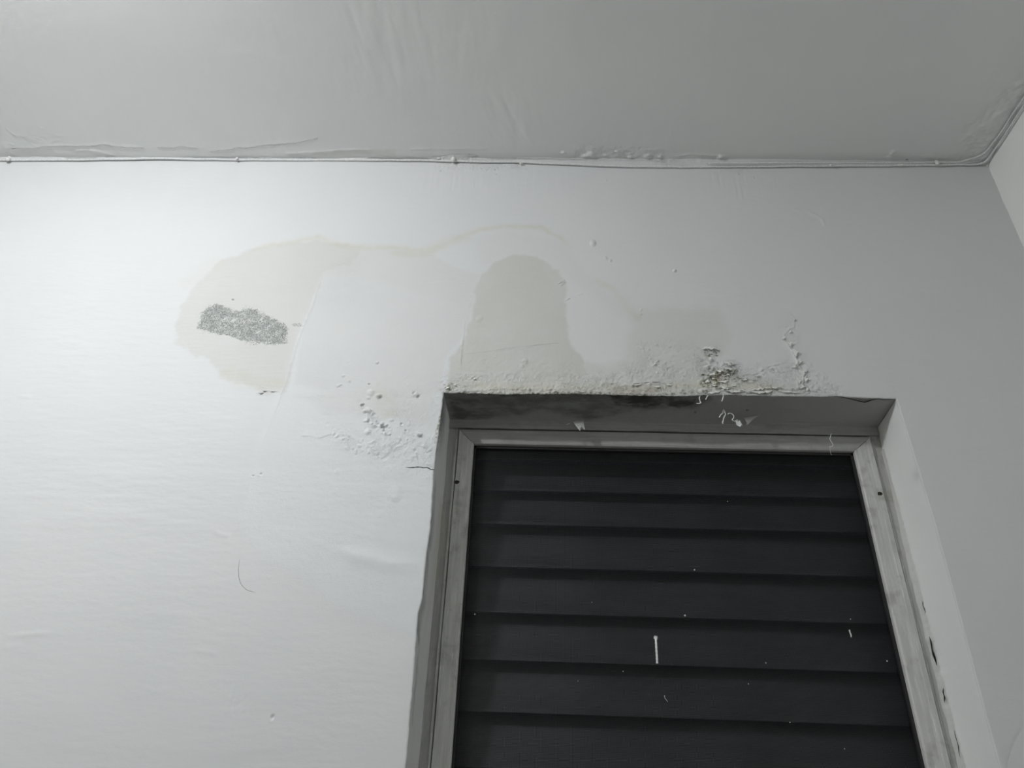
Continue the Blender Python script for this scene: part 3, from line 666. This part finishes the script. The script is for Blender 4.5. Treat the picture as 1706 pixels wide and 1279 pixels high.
CL = [(14, 266, .0056, 'round white nail clip at the far left end of the ceiling cable'),
      (395, 265, .0034, 'small white nail clip on the cable above the mould patch'),
      (755, 267, .0056, 'lumpy white nail clip on the cable above the window\'s left edge'),
      (1384, 276, .0030, 'small painted nail clip right of the cable\'s sag'),
      (1561, 272, .0050, 'white nail clip nearest the right-hand ceiling corner')]
for i, (px, py, r, lab) in enumerate(CL):
    c = at(px, py, 1, -.008)
    root = empty('cable_clip', c); tag(root, lab, 'cable clip', 'nail clips holding the ceiling cable')
    b = blob('nail_head', (0, -.002, -.0006), r, M_CLIP, root, i+1, (1, .8, 1.05), .12, 3)
    h = smooth_path([(-r*.8, .004, r*.9), (-r*.5, -.001, r*1.3), (r*.2, -.002, r*1.35), (r*.8, .003, r*.8)], .0008)
    tube('hook', h, r*.38, M_CLIP, root, 8)

# ------------------------------------------------------------------ open cracks: thin dark splits lying in the plaster (parts)
k = N('crack_shadow'); M_CRACK = k.done((.06, .058, .052), .9, None, .1)
k = N('hairline'); M_HAIR = k.done((.34, .34, .33), .9, None, .1)
def surf_y(p): return -float(h_at(np.array(p[0]), np.array(p[2])))
def wall_crack(pts, r, mat, seed, name='crack'):
    P = smooth_path([tuple(at(a, b, 1, 0)) for a, b in pts], .0015); n = len(P)
    P[:, 2] += .0005*vn(np.arange(n)*.35, np.zeros(n), 1, seed); P[:, 0] += .0004*vn(np.arange(n)*.35, np.zeros(n)+3, 1, seed)
    P[:, 1] = [surf_y(q) for q in P]; P[:, 1] = np.convolve(np.pad(P[:, 1], 2, 'edge'), np.ones(5)/5, 'valid')-.0004
    rad = r*(.55+.45*np.abs(vn(np.arange(n)*.35, np.zeros(n), 1, seed+4)))*np.minimum(1, np.minimum(np.arange(n)+1, n-np.arange(n))/6)
    return tube(name, P, rad, mat, wall_back, 6, .35)
wall_crack([(675, 779), (690, 778), (698, 777.5), (706, 779), (712, 778), (718, 782), (725, 782)], .00115, M_CRACK, 2)
wall_crack([(400, 930), (397, 945), (398, 962), (403, 975), (412, 983), (426, 987)], .0005, M_HAIR, 5)
wall_crack([(770, 590), (800, 587), (840, 581), (880, 576), (935, 571)], .00022, M_HAIR, 8)
wall_crack([(1050, 641), (1078, 637), (1100, 637)], .0006, M_CRACK, 11)
wall_crack([(1225, 630), (1245, 632), (1262, 635)], .0005, M_HAIR, 12)
wall_crack([(1330, 604), (1334, 612), (1337, 616)], .0006, M_HAIR, 14)
wall_crack([(740, 665), (735, 690), (731, 720)], .0006, M_CRACK, 15)
P = smooth_path([tuple(at(a, b, 2, ZT-.0012)) for a, b in ((1380, 662.5), (1405, 664), (1424, 668), (1441, 671.5), (1452, 668), (1462, 665.5), (1474, 667), (1491, 666))], .0015)
P[:, 2] += .0006; n = len(P)
for i, q in enumerate(P): q[2] = float(edge_top(np.array(q[0])))*(1-q[1]/YD)+2.170*q[1]/YD-.0012
tube('crack', P, .0011*(.5+.5*np.sin(np.linspace(0, math.pi, n))), M_CRACK, soffit, 6, .5)
def ceil_crack(pts, r, seed):
    P = smooth_path([tuple(at(a, b, 2, ZC)) for a, b in pts], .002); n = len(P)
    P[:, 1] += .0012*vn(np.arange(n)*.3, np.zeros(n), 1, seed)
    ii = np.clip(np.searchsorted(cx, P[:, 0]), 0, len(cx)-1); jj = np.clip(np.searchsorted(cy, -P[:, 1]), 0, len(cy)-1)
    P[:, 2] = ZC-Ce.H[ii, jj]-.0002
    tube('crack', P, r*(.5+.5*np.abs(vn(np.arange(n)*.25, np.zeros(n), 1, seed+2))), M_HAIR, ceiling, 6, .4)
ceil_crack([(20, 248), (30, 246), (55, 247), (70, 244), (120, 243.5), (160, 243), (172, 240), (190, 244), (215, 245), (240, 246)], .0006, 1)
ceil_crack([(262, 245), (290, 246), (300, 243), (330, 247)], .0006, 2)
ceil_crack([(350, 252), (380, 249), (398, 245), (405, 247), (440, 242), (490, 238), (530, 230)], .0006, 3)

# ------------------------------------------------------------------ hard lumps of plaster fallen open on the joint
for i, (px, py, r) in enumerate(((790, 260, .004), (731, 264, .003), (868, 272, .003), (1500, 275, .0045), (1355, 276, .0025), (1643, 264, .006), (1650, 258, .005), (1636, 272, .004))):
    blob('plaster_lump', at(px, py, 1, -.006), r, M_FLAKE, fillet, i+20, (1.5 if i < 5 else 1, .7, .7), .4, 3)

# ------------------------------------------------------------------ curled flakes still hanging on the wall (parts of the wall)
def sheet(P, L, Wd, root_dir, out_dir, nrm, curl, seed, nu=8, nv=6, th=.0003, taper=.5, rag=.25):
    rr = np.random.default_rng(seed); V = []
    r_ = np.array(root_dir, float); o_ = np.array(out_dir, float); n_ = np.array(nrm, float)
    for i in range(nu+1):
        u = i/nu-.5
        for j in range(nv+1):
            v = j/nv; a = curl*v
            w_ = 1-taper*v*abs(u)*2
            ln = L*(1+rag*math.sin(7*u+seed)+rag*.6*math.sin(17*u+seed*2))
            if abs(curl) > 1e-3: s_, l_ = math.sin(a)/curl, (1-math.cos(a))/curl
            else: s_, l_ = v, 0
            q = np.array(P)+r_*(u*Wd*w_*(1-.35*v))+o_*(s_*ln)+n_*(l_*ln+.0004)+ (rr.random(3)-.5)*.0005
            V.append(q)
    V = np.array(V); n1 = len(V); V = np.vstack([V, V+n_*th*-1.0+o_*th*.3])
    k = nv+1; Fc = []
    for i in range(nu):
        for j in range(nv):
            a, b, c, d = i*k+j, (i+1)*k+j, (i+1)*k+j+1, i*k+j+1
            Fc += [(a, b, c, d), (a+n1, d+n1, c+n1, b+n1)]
    rim = [i*k for i in range(nu+1)] + [nu*k+j for j in range(1, nv+1)] + [i*k+nv for i in range(nu-1, -1, -1)] + [j for j in range(nv-1, 0, -1)]
    for a, b in zip(rim, rim[1:]+rim[:1]): Fc.append((a, a+n1, b+n1, b))
    return V, Fc
def wflake(px, py, L, Wd, ang, curl, seed, mat=M_FLAKE, y=-.0015):
    a = math.radians(ang); P = at(px, py, 1, y)
    V, Fc = sheet(P, L, Wd, (math.cos(a), 0, math.sin(a)), (math.sin(a), 0, -math.cos(a)), (0, -1, 0), curl, seed)
    return mesh_obj('paint_flake', V, Fc, mat, wall_back, True)
WF = [(1183, 578, .011, .026, 0, 1.1), (1172, 580, .007, .010, 20, 1.5), (1194, 581, .007, .012, -20, 1.5), (1213, 612, .012, .020, -15, 1.2), (1200, 616, .010, .014, 10, 1.4), (1222, 604, .012, .010, -50, 1.2), (1186, 622, .009, .014, 20, 1.3),
      (1176, 634, .009, .012, 40, 1.3), (1190, 640, .008, .016, 5, 1.2), (1208, 644, .009, .020, -10, .9), (1236, 648, .007, .020, -15, 1.0), (1265, 646, .007, .024, 12, 1.0), (1222, 641, .006, .012, 0, 1.2), (1290, 645, .005, .020, 0, .9),
      (1313, 574, .007, .018, 128, .7), (1321, 588, .009, .024, 118, .7), (1327, 603, .009, .016, 105, .8), (1322, 609, .006, .010, 30, .8), (1335, 622, .007, .018, 112, .7), (1340, 632, .006, .016, 92, .8), (1334, 643, .006, .016, 70, .8), (1329, 634, .005, .018, 100, .7), (1343, 648, .004, .012, 70, .7), (1340, 618, .005, .010, 120, .7), (1304, 562, .005, .012, 60, .7), (1315, 552, .003, .012, 60, .8), (1322, 532, .003, .010, 80, .8), (1240, 632, .004, .012, 5, 1.2), (1262, 625, .004, .010, 10, 1.2), (1283, 612, .005, .008, 20, 1.3),
      (745, 645, .005, .010, 30, 1.2), (757, 640, .004, .008, 35, 1.2), (790, 630, .003, .007, 35, 1.2), (1060, 640, .004, .022, 4, .8), (1095, 643, .005, .014, 0, .8), (1115, 640, .004, .012, -8, .8), (870, 601, .003, .006, 60, 1.2), (1090, 606, .003, .008, 50, 1.2), (938, 469, .002, .007, 35, 1.4),
      (1222, 650, .007, .050, -4, .9), (1268, 651, .008, .050, 4, .9), (1315, 652, .004, .045, -3, .9), (1190, 652, .006, .030, 12, 1.0), (1214, 603, .013, .022, -25, 1.0), (1205, 634, .008, .020, 8, 1.1),
      (441, 650, .003, .012, -8, 1.2), (435, 654, .003, .010, 8, 1.2), (455, 651, .0025, .012, 0, 1.2), (636, 709, .003, .008, 5, 1.3), (699, 724, .003, .007, 40, 1.3)]
for i, (px, py, L, Wd, ang, cu) in enumerate(WF): wflake(px, py, L, Wd, ang, cu, i+1)
rc = np.random.default_rng(12)
spots = [(1200, 628, 26, 14, 34), (1184, 590, 10, 3, 8), (1185, 645, 18, 6, 14), (746, 646, 7, 5, 8), (1240, 634, 18, 3, 10), (1275, 618, 16, 6, 10), (850, 651, 90, 3, 16), (1060, 651, 70, 3, 12)]
for cx_, cy_, sx_, sy_, n_ in spots:
    for i in range(n_):
        px = cx_+sx_*rc.normal()*.5; py = min(cy_+sy_*rc.normal()*.5, 656)
        r = (.0007+.0014*rc.random()**2)*(1 if cx_ < 1230 and cx_ not in (850, 1060) else .55)
        big = cx_ in (1200, 1184, 1185, 746)
        blob('plaster_crumb', at(px, py, 1, -.0006-r*.2), r, M_MUCK if (big and rc.random() < .45) else M_FLAKE, wall_back, int(rc.integers(0, 999)), (1.2+rc.random(), .6, .7+.5*rc.random()), 1.1, 1).data.shade_flat()

# ------------------------------------------------------------------ loose curls hanging at the head of the opening: things
def thing_flake(name, P, L, Wd, rd, od, nd, curl, seed, lab, cat, grp, mat=M_FLAKE, taper=.5, rag=.25):
    V, Fc = sheet(P, L, Wd, rd, od, nd, curl, seed, taper=taper, rag=rag)
    o = mesh_obj(name, V, Fc, mat, None, True); tag(o, lab, cat, grp); return o
G1 = 'paint flakes dangling under the window head'
sz = lambda px, py, y: at(px, py, 1, y)
thing_flake('paint_flake', sz(947, 706, .062), .007, .010, (.8, .1, .5), (-.45, -.2, -.8), (0, -1, .2), 1.3, 3, 'small bright curled paint flake under the head, left of the grey hanging flap', 'paint flake', G1, M_FLECK)
thing_flake('paint_flake', sz(963, 700, .062), .026, .022, (1, 0, .12), (.30, .1, -.9), (0, -1, 0), .6, 5, 'grey leaf-shaped paint flap drooping from the head left of centre', 'paint flake', G1, M_REV, .25, .18)
thing_flake('paint_flake', sz(1252, 693, .052), .026, .034, (.95, .05, .22), (-.45, .1, -.85), (0, -1, .1), .5, 8, 'large triangular grey paint flap peeling off the head right of centre', 'paint flake', G1, M_REV, .9, .12)
thing_flake('paint_flake', sz(1229, 701, .040), .018, .009, (1, .0, .1), (.1, -.1, -1), (0, -1, 0), .8, 9, 'pale pointed paint flap hanging in front of the triangular one', 'paint flake', G1, M_FLECK, -.9, .15)
def strand(name, pts, y, r, lab, cat, mat, grp=None):
    P = smooth_path([tuple(at(a, b, 1, y)) for a, b in pts], .0012); n = len(P)
    rad = r*(.65+.35*np.abs(vn(np.arange(n)*1.0, np.zeros(n), .35, int(pts[0][0])))+.25)
    P = P + .0006*np.stack([vn(np.arange(n)*.3, np.full(n, i*5.), 1, i) for i in range(3)], -1)
    o = tube(name, P, rad, mat, None, 6, .6); tag(o, lab, cat, grp); return o
G2 = 'dried paint strands at the window head'
strand('paint_strand', [(1206, 654), (1205, 659), (1204, 664), (1202, 668)], -.002, .0009, 'thin white strand hanging over the top edge of the opening', 'strand', M_FLECK, G2)
strand('paint_strand', [(1206, 682), (1204, 688), (1200, 691), (1198, 695)], .032, .0010, 'short white curl, left one of the cluster under the head', 'strand', M_FLECK, G2)
strand('paint_strand', [(1207, 684), (1209, 690), (1205, 696), (1205, 701), (1203, 703), (1205, 706)], .032, .0010, 'white squiggle with a blob at its lower end under the head', 'strand', M_FLECK, G2)
strand('paint_strand', [(1212, 690), (1217, 688), (1222, 691), (1222, 696), (1219, 699), (1224, 702), (1229, 699)], .031, .0008, 'white looped strand joining the curls and the pale pointed flap', 'strand', M_FLECK, G2)
strand('paint_strand', [(1166, 660), (1165, 666), (1168, 671), (1160, 672)], .004, .0010, 'bright bent strand just under the crumbling corner of mould', 'strand', M_FLECK, G2)
strand('paint_strand', [(1180, 658), (1178, 662), (1175, 665)], .002, .0010, 'short white strand right of the bent one', 'strand', M_FLECK, G2)
strand('cobweb', [(1386, 722), (1383, 728), (1382, 732), (1385, 736), (1388, 741), (1386, 744), (1381, 744)], .080, .0008, 'white zigzag cobweb strand on the top rail of the window frame', 'cobweb', M_WEB)
strand('cobweb', [(1383, 745), (1383, 752), (1385, 758)], .080, .0003, 'faint cobweb thread hanging over the top right of the screen', 'cobweb', M_WEB)

# ------------------------------------------------------------------ window_1: outer frame flange in the reveal
win = empty('window_1', (0.24, YD, ZB)); tag(win, kind='structure')
def local(o, parent):      # meshes are written in world coordinates; keep them there under an offset parent
    o.parent = parent; o.matrix_parent_inverse = Matrix.Translation(parent.location).inverted(); return o
XOL, XOR, ZOT = -.1695, .6515, 2.147
XIL, XIR, ZIT = -.1375, .6145, 2.115
YF, YG = .100, .112
def strip(name, x0, x1, z0, z1, y0, y1, mat, parent, bev=.0008, wob=0.0, n=60, axis='z', seed=0):
    """a long rail or stile with eased edges and slightly uneven faces"""
    t = np.linspace(0, 1, n+1); V = []; Fc = []
    for tt in t:
        if axis == 'z':
            z = z0+(z1-z0)*tt; o = wob*fbm(np.array(z), np.array(0.), 30, 3, seed); pr = [(x0+o, y1), (x0+o, y0+bev), (x0+bev+o, y0), (x1-bev+o*.3, y0), (x1+o*.3, y0+bev), (x1+o*.3, y1)]
            V += [(a, b, z) for a, b in pr]
        else:
            x = x0+(x1-x0)*tt; o = wob*fbm(np.array(x), np.array(0.), 30, 3, seed); pr = [(z0+o, y1), (z0+o, y0+bev), (z0+bev+o, y0), (z1-bev+o*.3, y0), (z1+o*.3, y0+bev), (z1+o*.3, y1)]
            V += [(x, b, a) for a, b in pr]
    m_ = 6
    for i in range(n):
        for j in range(m_): a, b = i*m_+j, i*m_+(j+1) % m_; Fc.append((a, b, b+m_, a+m_))
    Fc += [tuple(range(m_))[::-1], tuple(n*m_+j for j in range(m_))]
    o = mesh_obj(name, V, Fc, mat); return local(o, parent)
strip('frame_side', XL-.001, XOL-.001, ZB, ZOT+.02, YG-.004, .16, M_FLZ, win, .001, .0012, 80, 'z', 2)
strip('frame_side', XOR+.001, XR+.002, ZB, ZOT+.02, YG-.005, .16, M_FLZ, win, .001, .0012, 80, 'z', 5)
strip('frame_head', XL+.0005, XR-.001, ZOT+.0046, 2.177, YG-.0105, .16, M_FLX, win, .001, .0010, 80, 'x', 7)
strip('frame_bead', XOL-.0065, XOL-.0015, ZB, ZOT-.02, YG-.009, .13, M_FRZ, win, .0012, .0006, 60, 'z', 9)
strip('frame_bead', XOR+.0015, XOR+.0055, ZB, ZOT-.01, YG-.007, .13, M_FRZ, win, .0012, .0006, 60, 'z', 11)
# mortar smeared along the right jamb
rr = np.random.default_rng(3)
V = []; Fc = []; nn = 360
for i in range(nn+1):
    z = 1.14+(2.12-1.14)*i/nn; e = .0025*float(fbm(np.array(z), np.array(1.), 45, 3, 61)); g = .0035*float(fbm(np.array(z), np.array(4.), 70, 3, 63))
    kz = .35+.65*float(ss(2.06, 1.80, z)); xa = XR+.001-.0085*kz+e*kz; V += [(xa, YG-.0045, z), (xa+.0015, YG-.0075+g*.4*kz, z), (xa+.0040*kz, YG-.0085+g*kz, z), (XR-.0016, YG-.011+g*kz, z), (XR+.0015, YG-.015+g*kz, z)]
for i in range(nn):
    for j in range(4): a = i*5+j; Fc.append((a, a+5, a+6, a+1))
o = mesh_obj('mortar_smear', V, Fc, M_MORTAR, None, True); local(o, win)
for i, (pa, pb, r) in enumerate((((1548, 1060), (1560, 1108), .0016), ((1536, 1000), (1542, 1022), .0008), ((1571, 1146), (1574, 1170), .0011), ((1590, 1215), (1600, 1262), .0006))):
    A_, B_ = at(*pa, 1, YG-.013), at(*pb, 1, YG-.013); t = np.linspace(0, 1, 12)[:, None]; P = A_*(1-t)+B_*t; P[:, 0] += .0006*np.sin(t[:, 0]*9+i)
    o = tube('gap', P, r*np.sin(np.linspace(.15, math.pi-.3, 12))*(1+.3*np.sin(np.arange(12))), M_HOLE, None, 6, .4); o['label'] = 'dark gap in the mortar'; local(o, win)

# ------------------------------------------------------------------ insect screen: its own frame, wires, screws
scr = empty('insect_screen', (0.24, YF, ZB+.02)); tag(scr, 'black fibre insect screen in a smeared grey frame filling the window opening', 'window screen')
def mitre_rail(name, x0, x1, xi0, xi1, zt, zi, mat):
    n = 80; V = []; Fc = []
    for i in range(n+1):
        t = i/n; xt = x0+(x1-x0)*t; xi = xi0+(xi1-xi0)*t; w1 = .0004*float(vn(np.array(xt), np.array(0.), 22, 4))
        # profile from the outer edge to the inner one: proud face, small step, inner lip
        pts = [(zt, YG+.01, 0), (zt+w1, YF+.001, 0), (zt-.001, YF, .03), (zt-(zt-zi)*.80, YF, .8), (zi+.004, YF+.0004, .88), (zi+.001, YF+.002, .97), (zi, YF+.004, 1), (zi, YG+.012, 1)]
        V += [(xt+(xi-xt)*k_, y, z) for z, y, k_ in pts]
    m_ = 8
    for i in range(n):
        for j in range(m_): a, b = i*m_+j, i*m_+(j+1) % m_; Fc.append((a, a+m_, b+m_, b))
    Fc += [tuple(range(m_)), tuple(n*m_+j for j in range(m_))[::-1]]
    return local(mesh_obj(name, V, Fc, mat), scr)
def mitre_stile(xo, xi, ztop, zitop, mat, seed):
    n = 90; V = []; Fc = []; sg = 1 if xi > xo else -1; w = abs(xi-xo)
    for i in range(n+1):
        t = i/n; w1 = .0004*math.sin(i*.31+seed)
        pts = [(xo, YG+.01, 0), (xo+w1, YF+.001, 0), (xo+sg*.001, YF, .03), (xo+sg*w*.26, YF, .26), (xo+sg*w*.28, YF+.0012, .28), (xo+sg*w*.80, YF+.0012, .8), (xi-sg*.003, YF+.0008, .9), (xi-sg*.001, YF+.002, .97), (xi, YF+.004, 1), (xi, YG+.012, 1)]
        V += [(x, y, ZB+.02+(ztop+(zitop-ztop)*k_-ZB-.02)*t) for x, y, k_ in pts]
    m_ = 10
    for i in range(n):
        for j in range(m_): a, b = i*m_+j, i*m_+(j+1) % m_; Fc.append((a, a+m_, b+m_, b) if sg < 0 else (a, b, b+m_, a+m_))
    Fc += [tuple(range(m_)), tuple(n*m_+j for j in range(m_))[::-1]]
    return local(mesh_obj('stile', V, Fc, mat), scr)
g = .0004
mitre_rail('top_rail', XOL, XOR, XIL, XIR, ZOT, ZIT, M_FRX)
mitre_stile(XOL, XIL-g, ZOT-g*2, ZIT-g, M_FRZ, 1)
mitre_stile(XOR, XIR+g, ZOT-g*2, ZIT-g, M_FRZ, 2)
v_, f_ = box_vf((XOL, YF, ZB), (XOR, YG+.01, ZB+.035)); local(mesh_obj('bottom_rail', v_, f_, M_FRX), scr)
for nm, a, b in (('spline', (XIL-.001, YG-.002, ZIT-.005), (XIR+.001, YG+.006, ZIT+.001)), ('spline', (XIL-.001, YG-.002, ZB+.03), (XIL+.004, YG+.006, ZIT)), ('spline', (XIR-.004, YG-.002, ZB+.03), (XIR+.001, YG+.006, ZIT))):
    v_, f_ = box_vf(a, b); local(mesh_obj(nm, v_, f_, M_SPL), scr)
# wires
YM = YG+.004; V = []; Fc = []
def wire(p, q, a, b, wv):
    n0 = len(V); p = np.array(p); q = np.array(q); a = np.array(a)*wv; b = np.array(b)*wv*.7
    for e in (p, q): V.extend([e-a-b, e+a-b, e+a+b, e-a+b])
    for j in range(4): Fc.append((n0+j, n0+(j+1) % 4, n0+4+(j+1) % 4, n0+4+j))
pitch = .00205
xs = np.arange(XIL, XIR, pitch); zs = np.arange(ZB+.03, ZIT, pitch)
for i, x in enumerate(xs): wire((x, YM, ZB+.03), (x+.0006*math.sin(i*.05), YM, ZIT), (1, 0, 0), (0, 1, 0), .00026)
for i, z in enumerate(zs): wire((XIL, YM+.0003, z), (XIR, YM+.0003, z-.0008*math.sin(i*.03)), (0, 0, 1), (0, 1, 0), .00026)
o = mesh_obj('mesh', V, Fc, M_WIRE); local(o, scr); o['kind'] = 'stuff'; o['label'] = 'fine black woven screen mesh'
for px, py, r in ((761, 803, .0046), (1466, 822, .0044)):
    c = at(px, py, 1, YF)
    t = np.linspace(0, 2*math.pi, 17)[:-1]; ring = []
    for rad, yy in ((r, .0012), (r*.95, -.0004), (r*.72, -.0007), (r*.55, -.0002), (r*.2, -.0001)):
        ring += [(c[0]+rad*(1+.16*math.sin(3*a+px))*math.cos(a), YF+yy, c[2]+rad*(1+.14*math.cos(2*a))*math.sin(a)) for a in t]
    Fq = [(i*16+j, i*16+(j+1) % 16, (i+1)*16+(j+1) % 16, (i+1)*16+j) for i in range(4) for j in range(16)] + [tuple(64+j for j in range(16))]
    o = mesh_obj('screw', ring, Fq, M_SCREW, None, True); o['label'] = 'dark screw hole, its shade put into the colour'; local(o, scr)

# ------------------------------------------------------------------ slatted shutter behind the screen
shut = empty('slatted_shutter', (0.24, .2, ZB)); tag(shut, 'dark slatted shutter whose overlapping boards show dimly behind the insect screen', 'shutter')
zb_list = [float(at(1000, y, 1, .155)[2]) for y in (819.5, 876, 948, 1024.5, 1104, 1191)]
while zb_list[-1] > 1.16: zb_list.append(zb_list[-1]-.0868)
zb_list = [zb_list[0]+.070] + zb_list
bpy.context.view_layer.update()
first = None
tops = [zb_list[0]+.07]+zb_list[:-1]
SX0, SX1 = XL+.01, XR-.004
for i, (zt_, zb0) in enumerate(zip(tops, zb_list)):
    y0, y1 = .155, .182; hgt = zt_-zb0+.006
    pr = [(y0, 0), (y0+.0015, -.0012), (y0+.006, .0005), (y1+.004, hgt*.98), (y1+.002, hgt), (y1, hgt-.001), (y0+.010, hgt*.30), (y0+.001, .004)]
    V = [(x, y, z) for x in (SX0, SX1) for y, z in pr]; m_ = len(pr)
    Fq = [(j, (j+1) % m_, m_+(j+1) % m_, m_+j) for j in range(m_)]+[tuple(range(m_))[::-1], tuple(m_+j for j in range(m_))]
    o = mesh_obj('slat', V, Fq, M_SLAT); o.location = (0, 0, zb0); o.parent = shut; o.matrix_parent_inverse = Matrix.Translation(shut.location).inverted()
for x0 in (SX0-.012, SX1):
    v_, f_ = box_vf((x0, .15, ZB), (x0+.012, .20, ZT)); local(mesh_obj('side_rail', v_, f_, M_SLAT), shut)

# ------------------------------------------------------------------ specks and drips of paint caught on the screen
YS = YM-.0009
G3 = 'paint specks stuck on the insect screen'
c0, c1 = at(1092.5, 1063, 1, YS), at(1095, 1105, 1, YS)
dr = empty('paint_drip', tuple(c1)); tag(dr, 'long white vertical drip of paint near the middle of the screen', 'paint drip')
P = [c0*(1-t)+c1*t for t in np.linspace(0, 1, 22)]
o = tube('drip', np.array(P), .0019*(1+.12*np.sin(np.arange(22)*1.9)), M_FLECK, None, 8, .45); local(o, dr)
for i in range(9):
    a = i*.7; q = c0+np.array([math.cos(a)*.0042, 0, math.sin(a)*.0042+.001])
    o = tube('splash', np.array([c0, (c0+q)/2, q]), [.0011, .0008, .0004], M_FLECK, None, 6, .5); local(o, dr)
specks = [(1212, 835, .0011, 'white speck high on the screen right of centre, on the second slat'), (1157, 949, .0014, 'white speck above the middle of the screen, at a slat\'s lower edge'),
          (1141, 1025, .0017, 'brightest round speck, just above and right of the long drip'), (1276, 1104, .0012, 'pale speck level with the foot of the long drip, right of it'),
          (1247, 1139, .0010, 'tiny speck below the one right of the drip'), (1417, 1031, .0012, 'round speck right above the slanting fleck near the right stile'),
          (1478, 1101, .0014, 'faint double speck close to the right stile'), (791, 1023, .0013, 'lone speck in the dark strip beside the left stile'),
          (963, 1134, .0008, 'tiny speck left of the long drip, low on the screen'), (1038, 1118, .0009, 'dim speck just left of the drip\'s foot'),
          (1316, 1203, .0010, 'dim speck low on the screen right of centre'), (1407, 1247, .0010, 'dim speck lowest at the right of the screen'), (986, 1003, .0008, 'tiny speck left of the brightest round speck')]
for i, (px, py, r, lab) in enumerate(specks):
    o = blob('paint_speck', at(px, py, 1, YS-.0003), r, M_FLECK, None, i+80, (1, .6, 1.1), .3, 2); tag(o, lab, 'paint speck', G3)
o = strand('paint_fleck', [(1415, 1049), (1417, 1055), (1418, 1061)], YS, .0013, 'short slanting white fleck near the right stile', 'paint fleck', M_FLECK)
o = strand('hair', [(1107, 1158), (1108, 1163), (1112, 1169)], YS, .0005, 'thin pale curved hair on the screen below the long drip', 'hair', M_WEB)
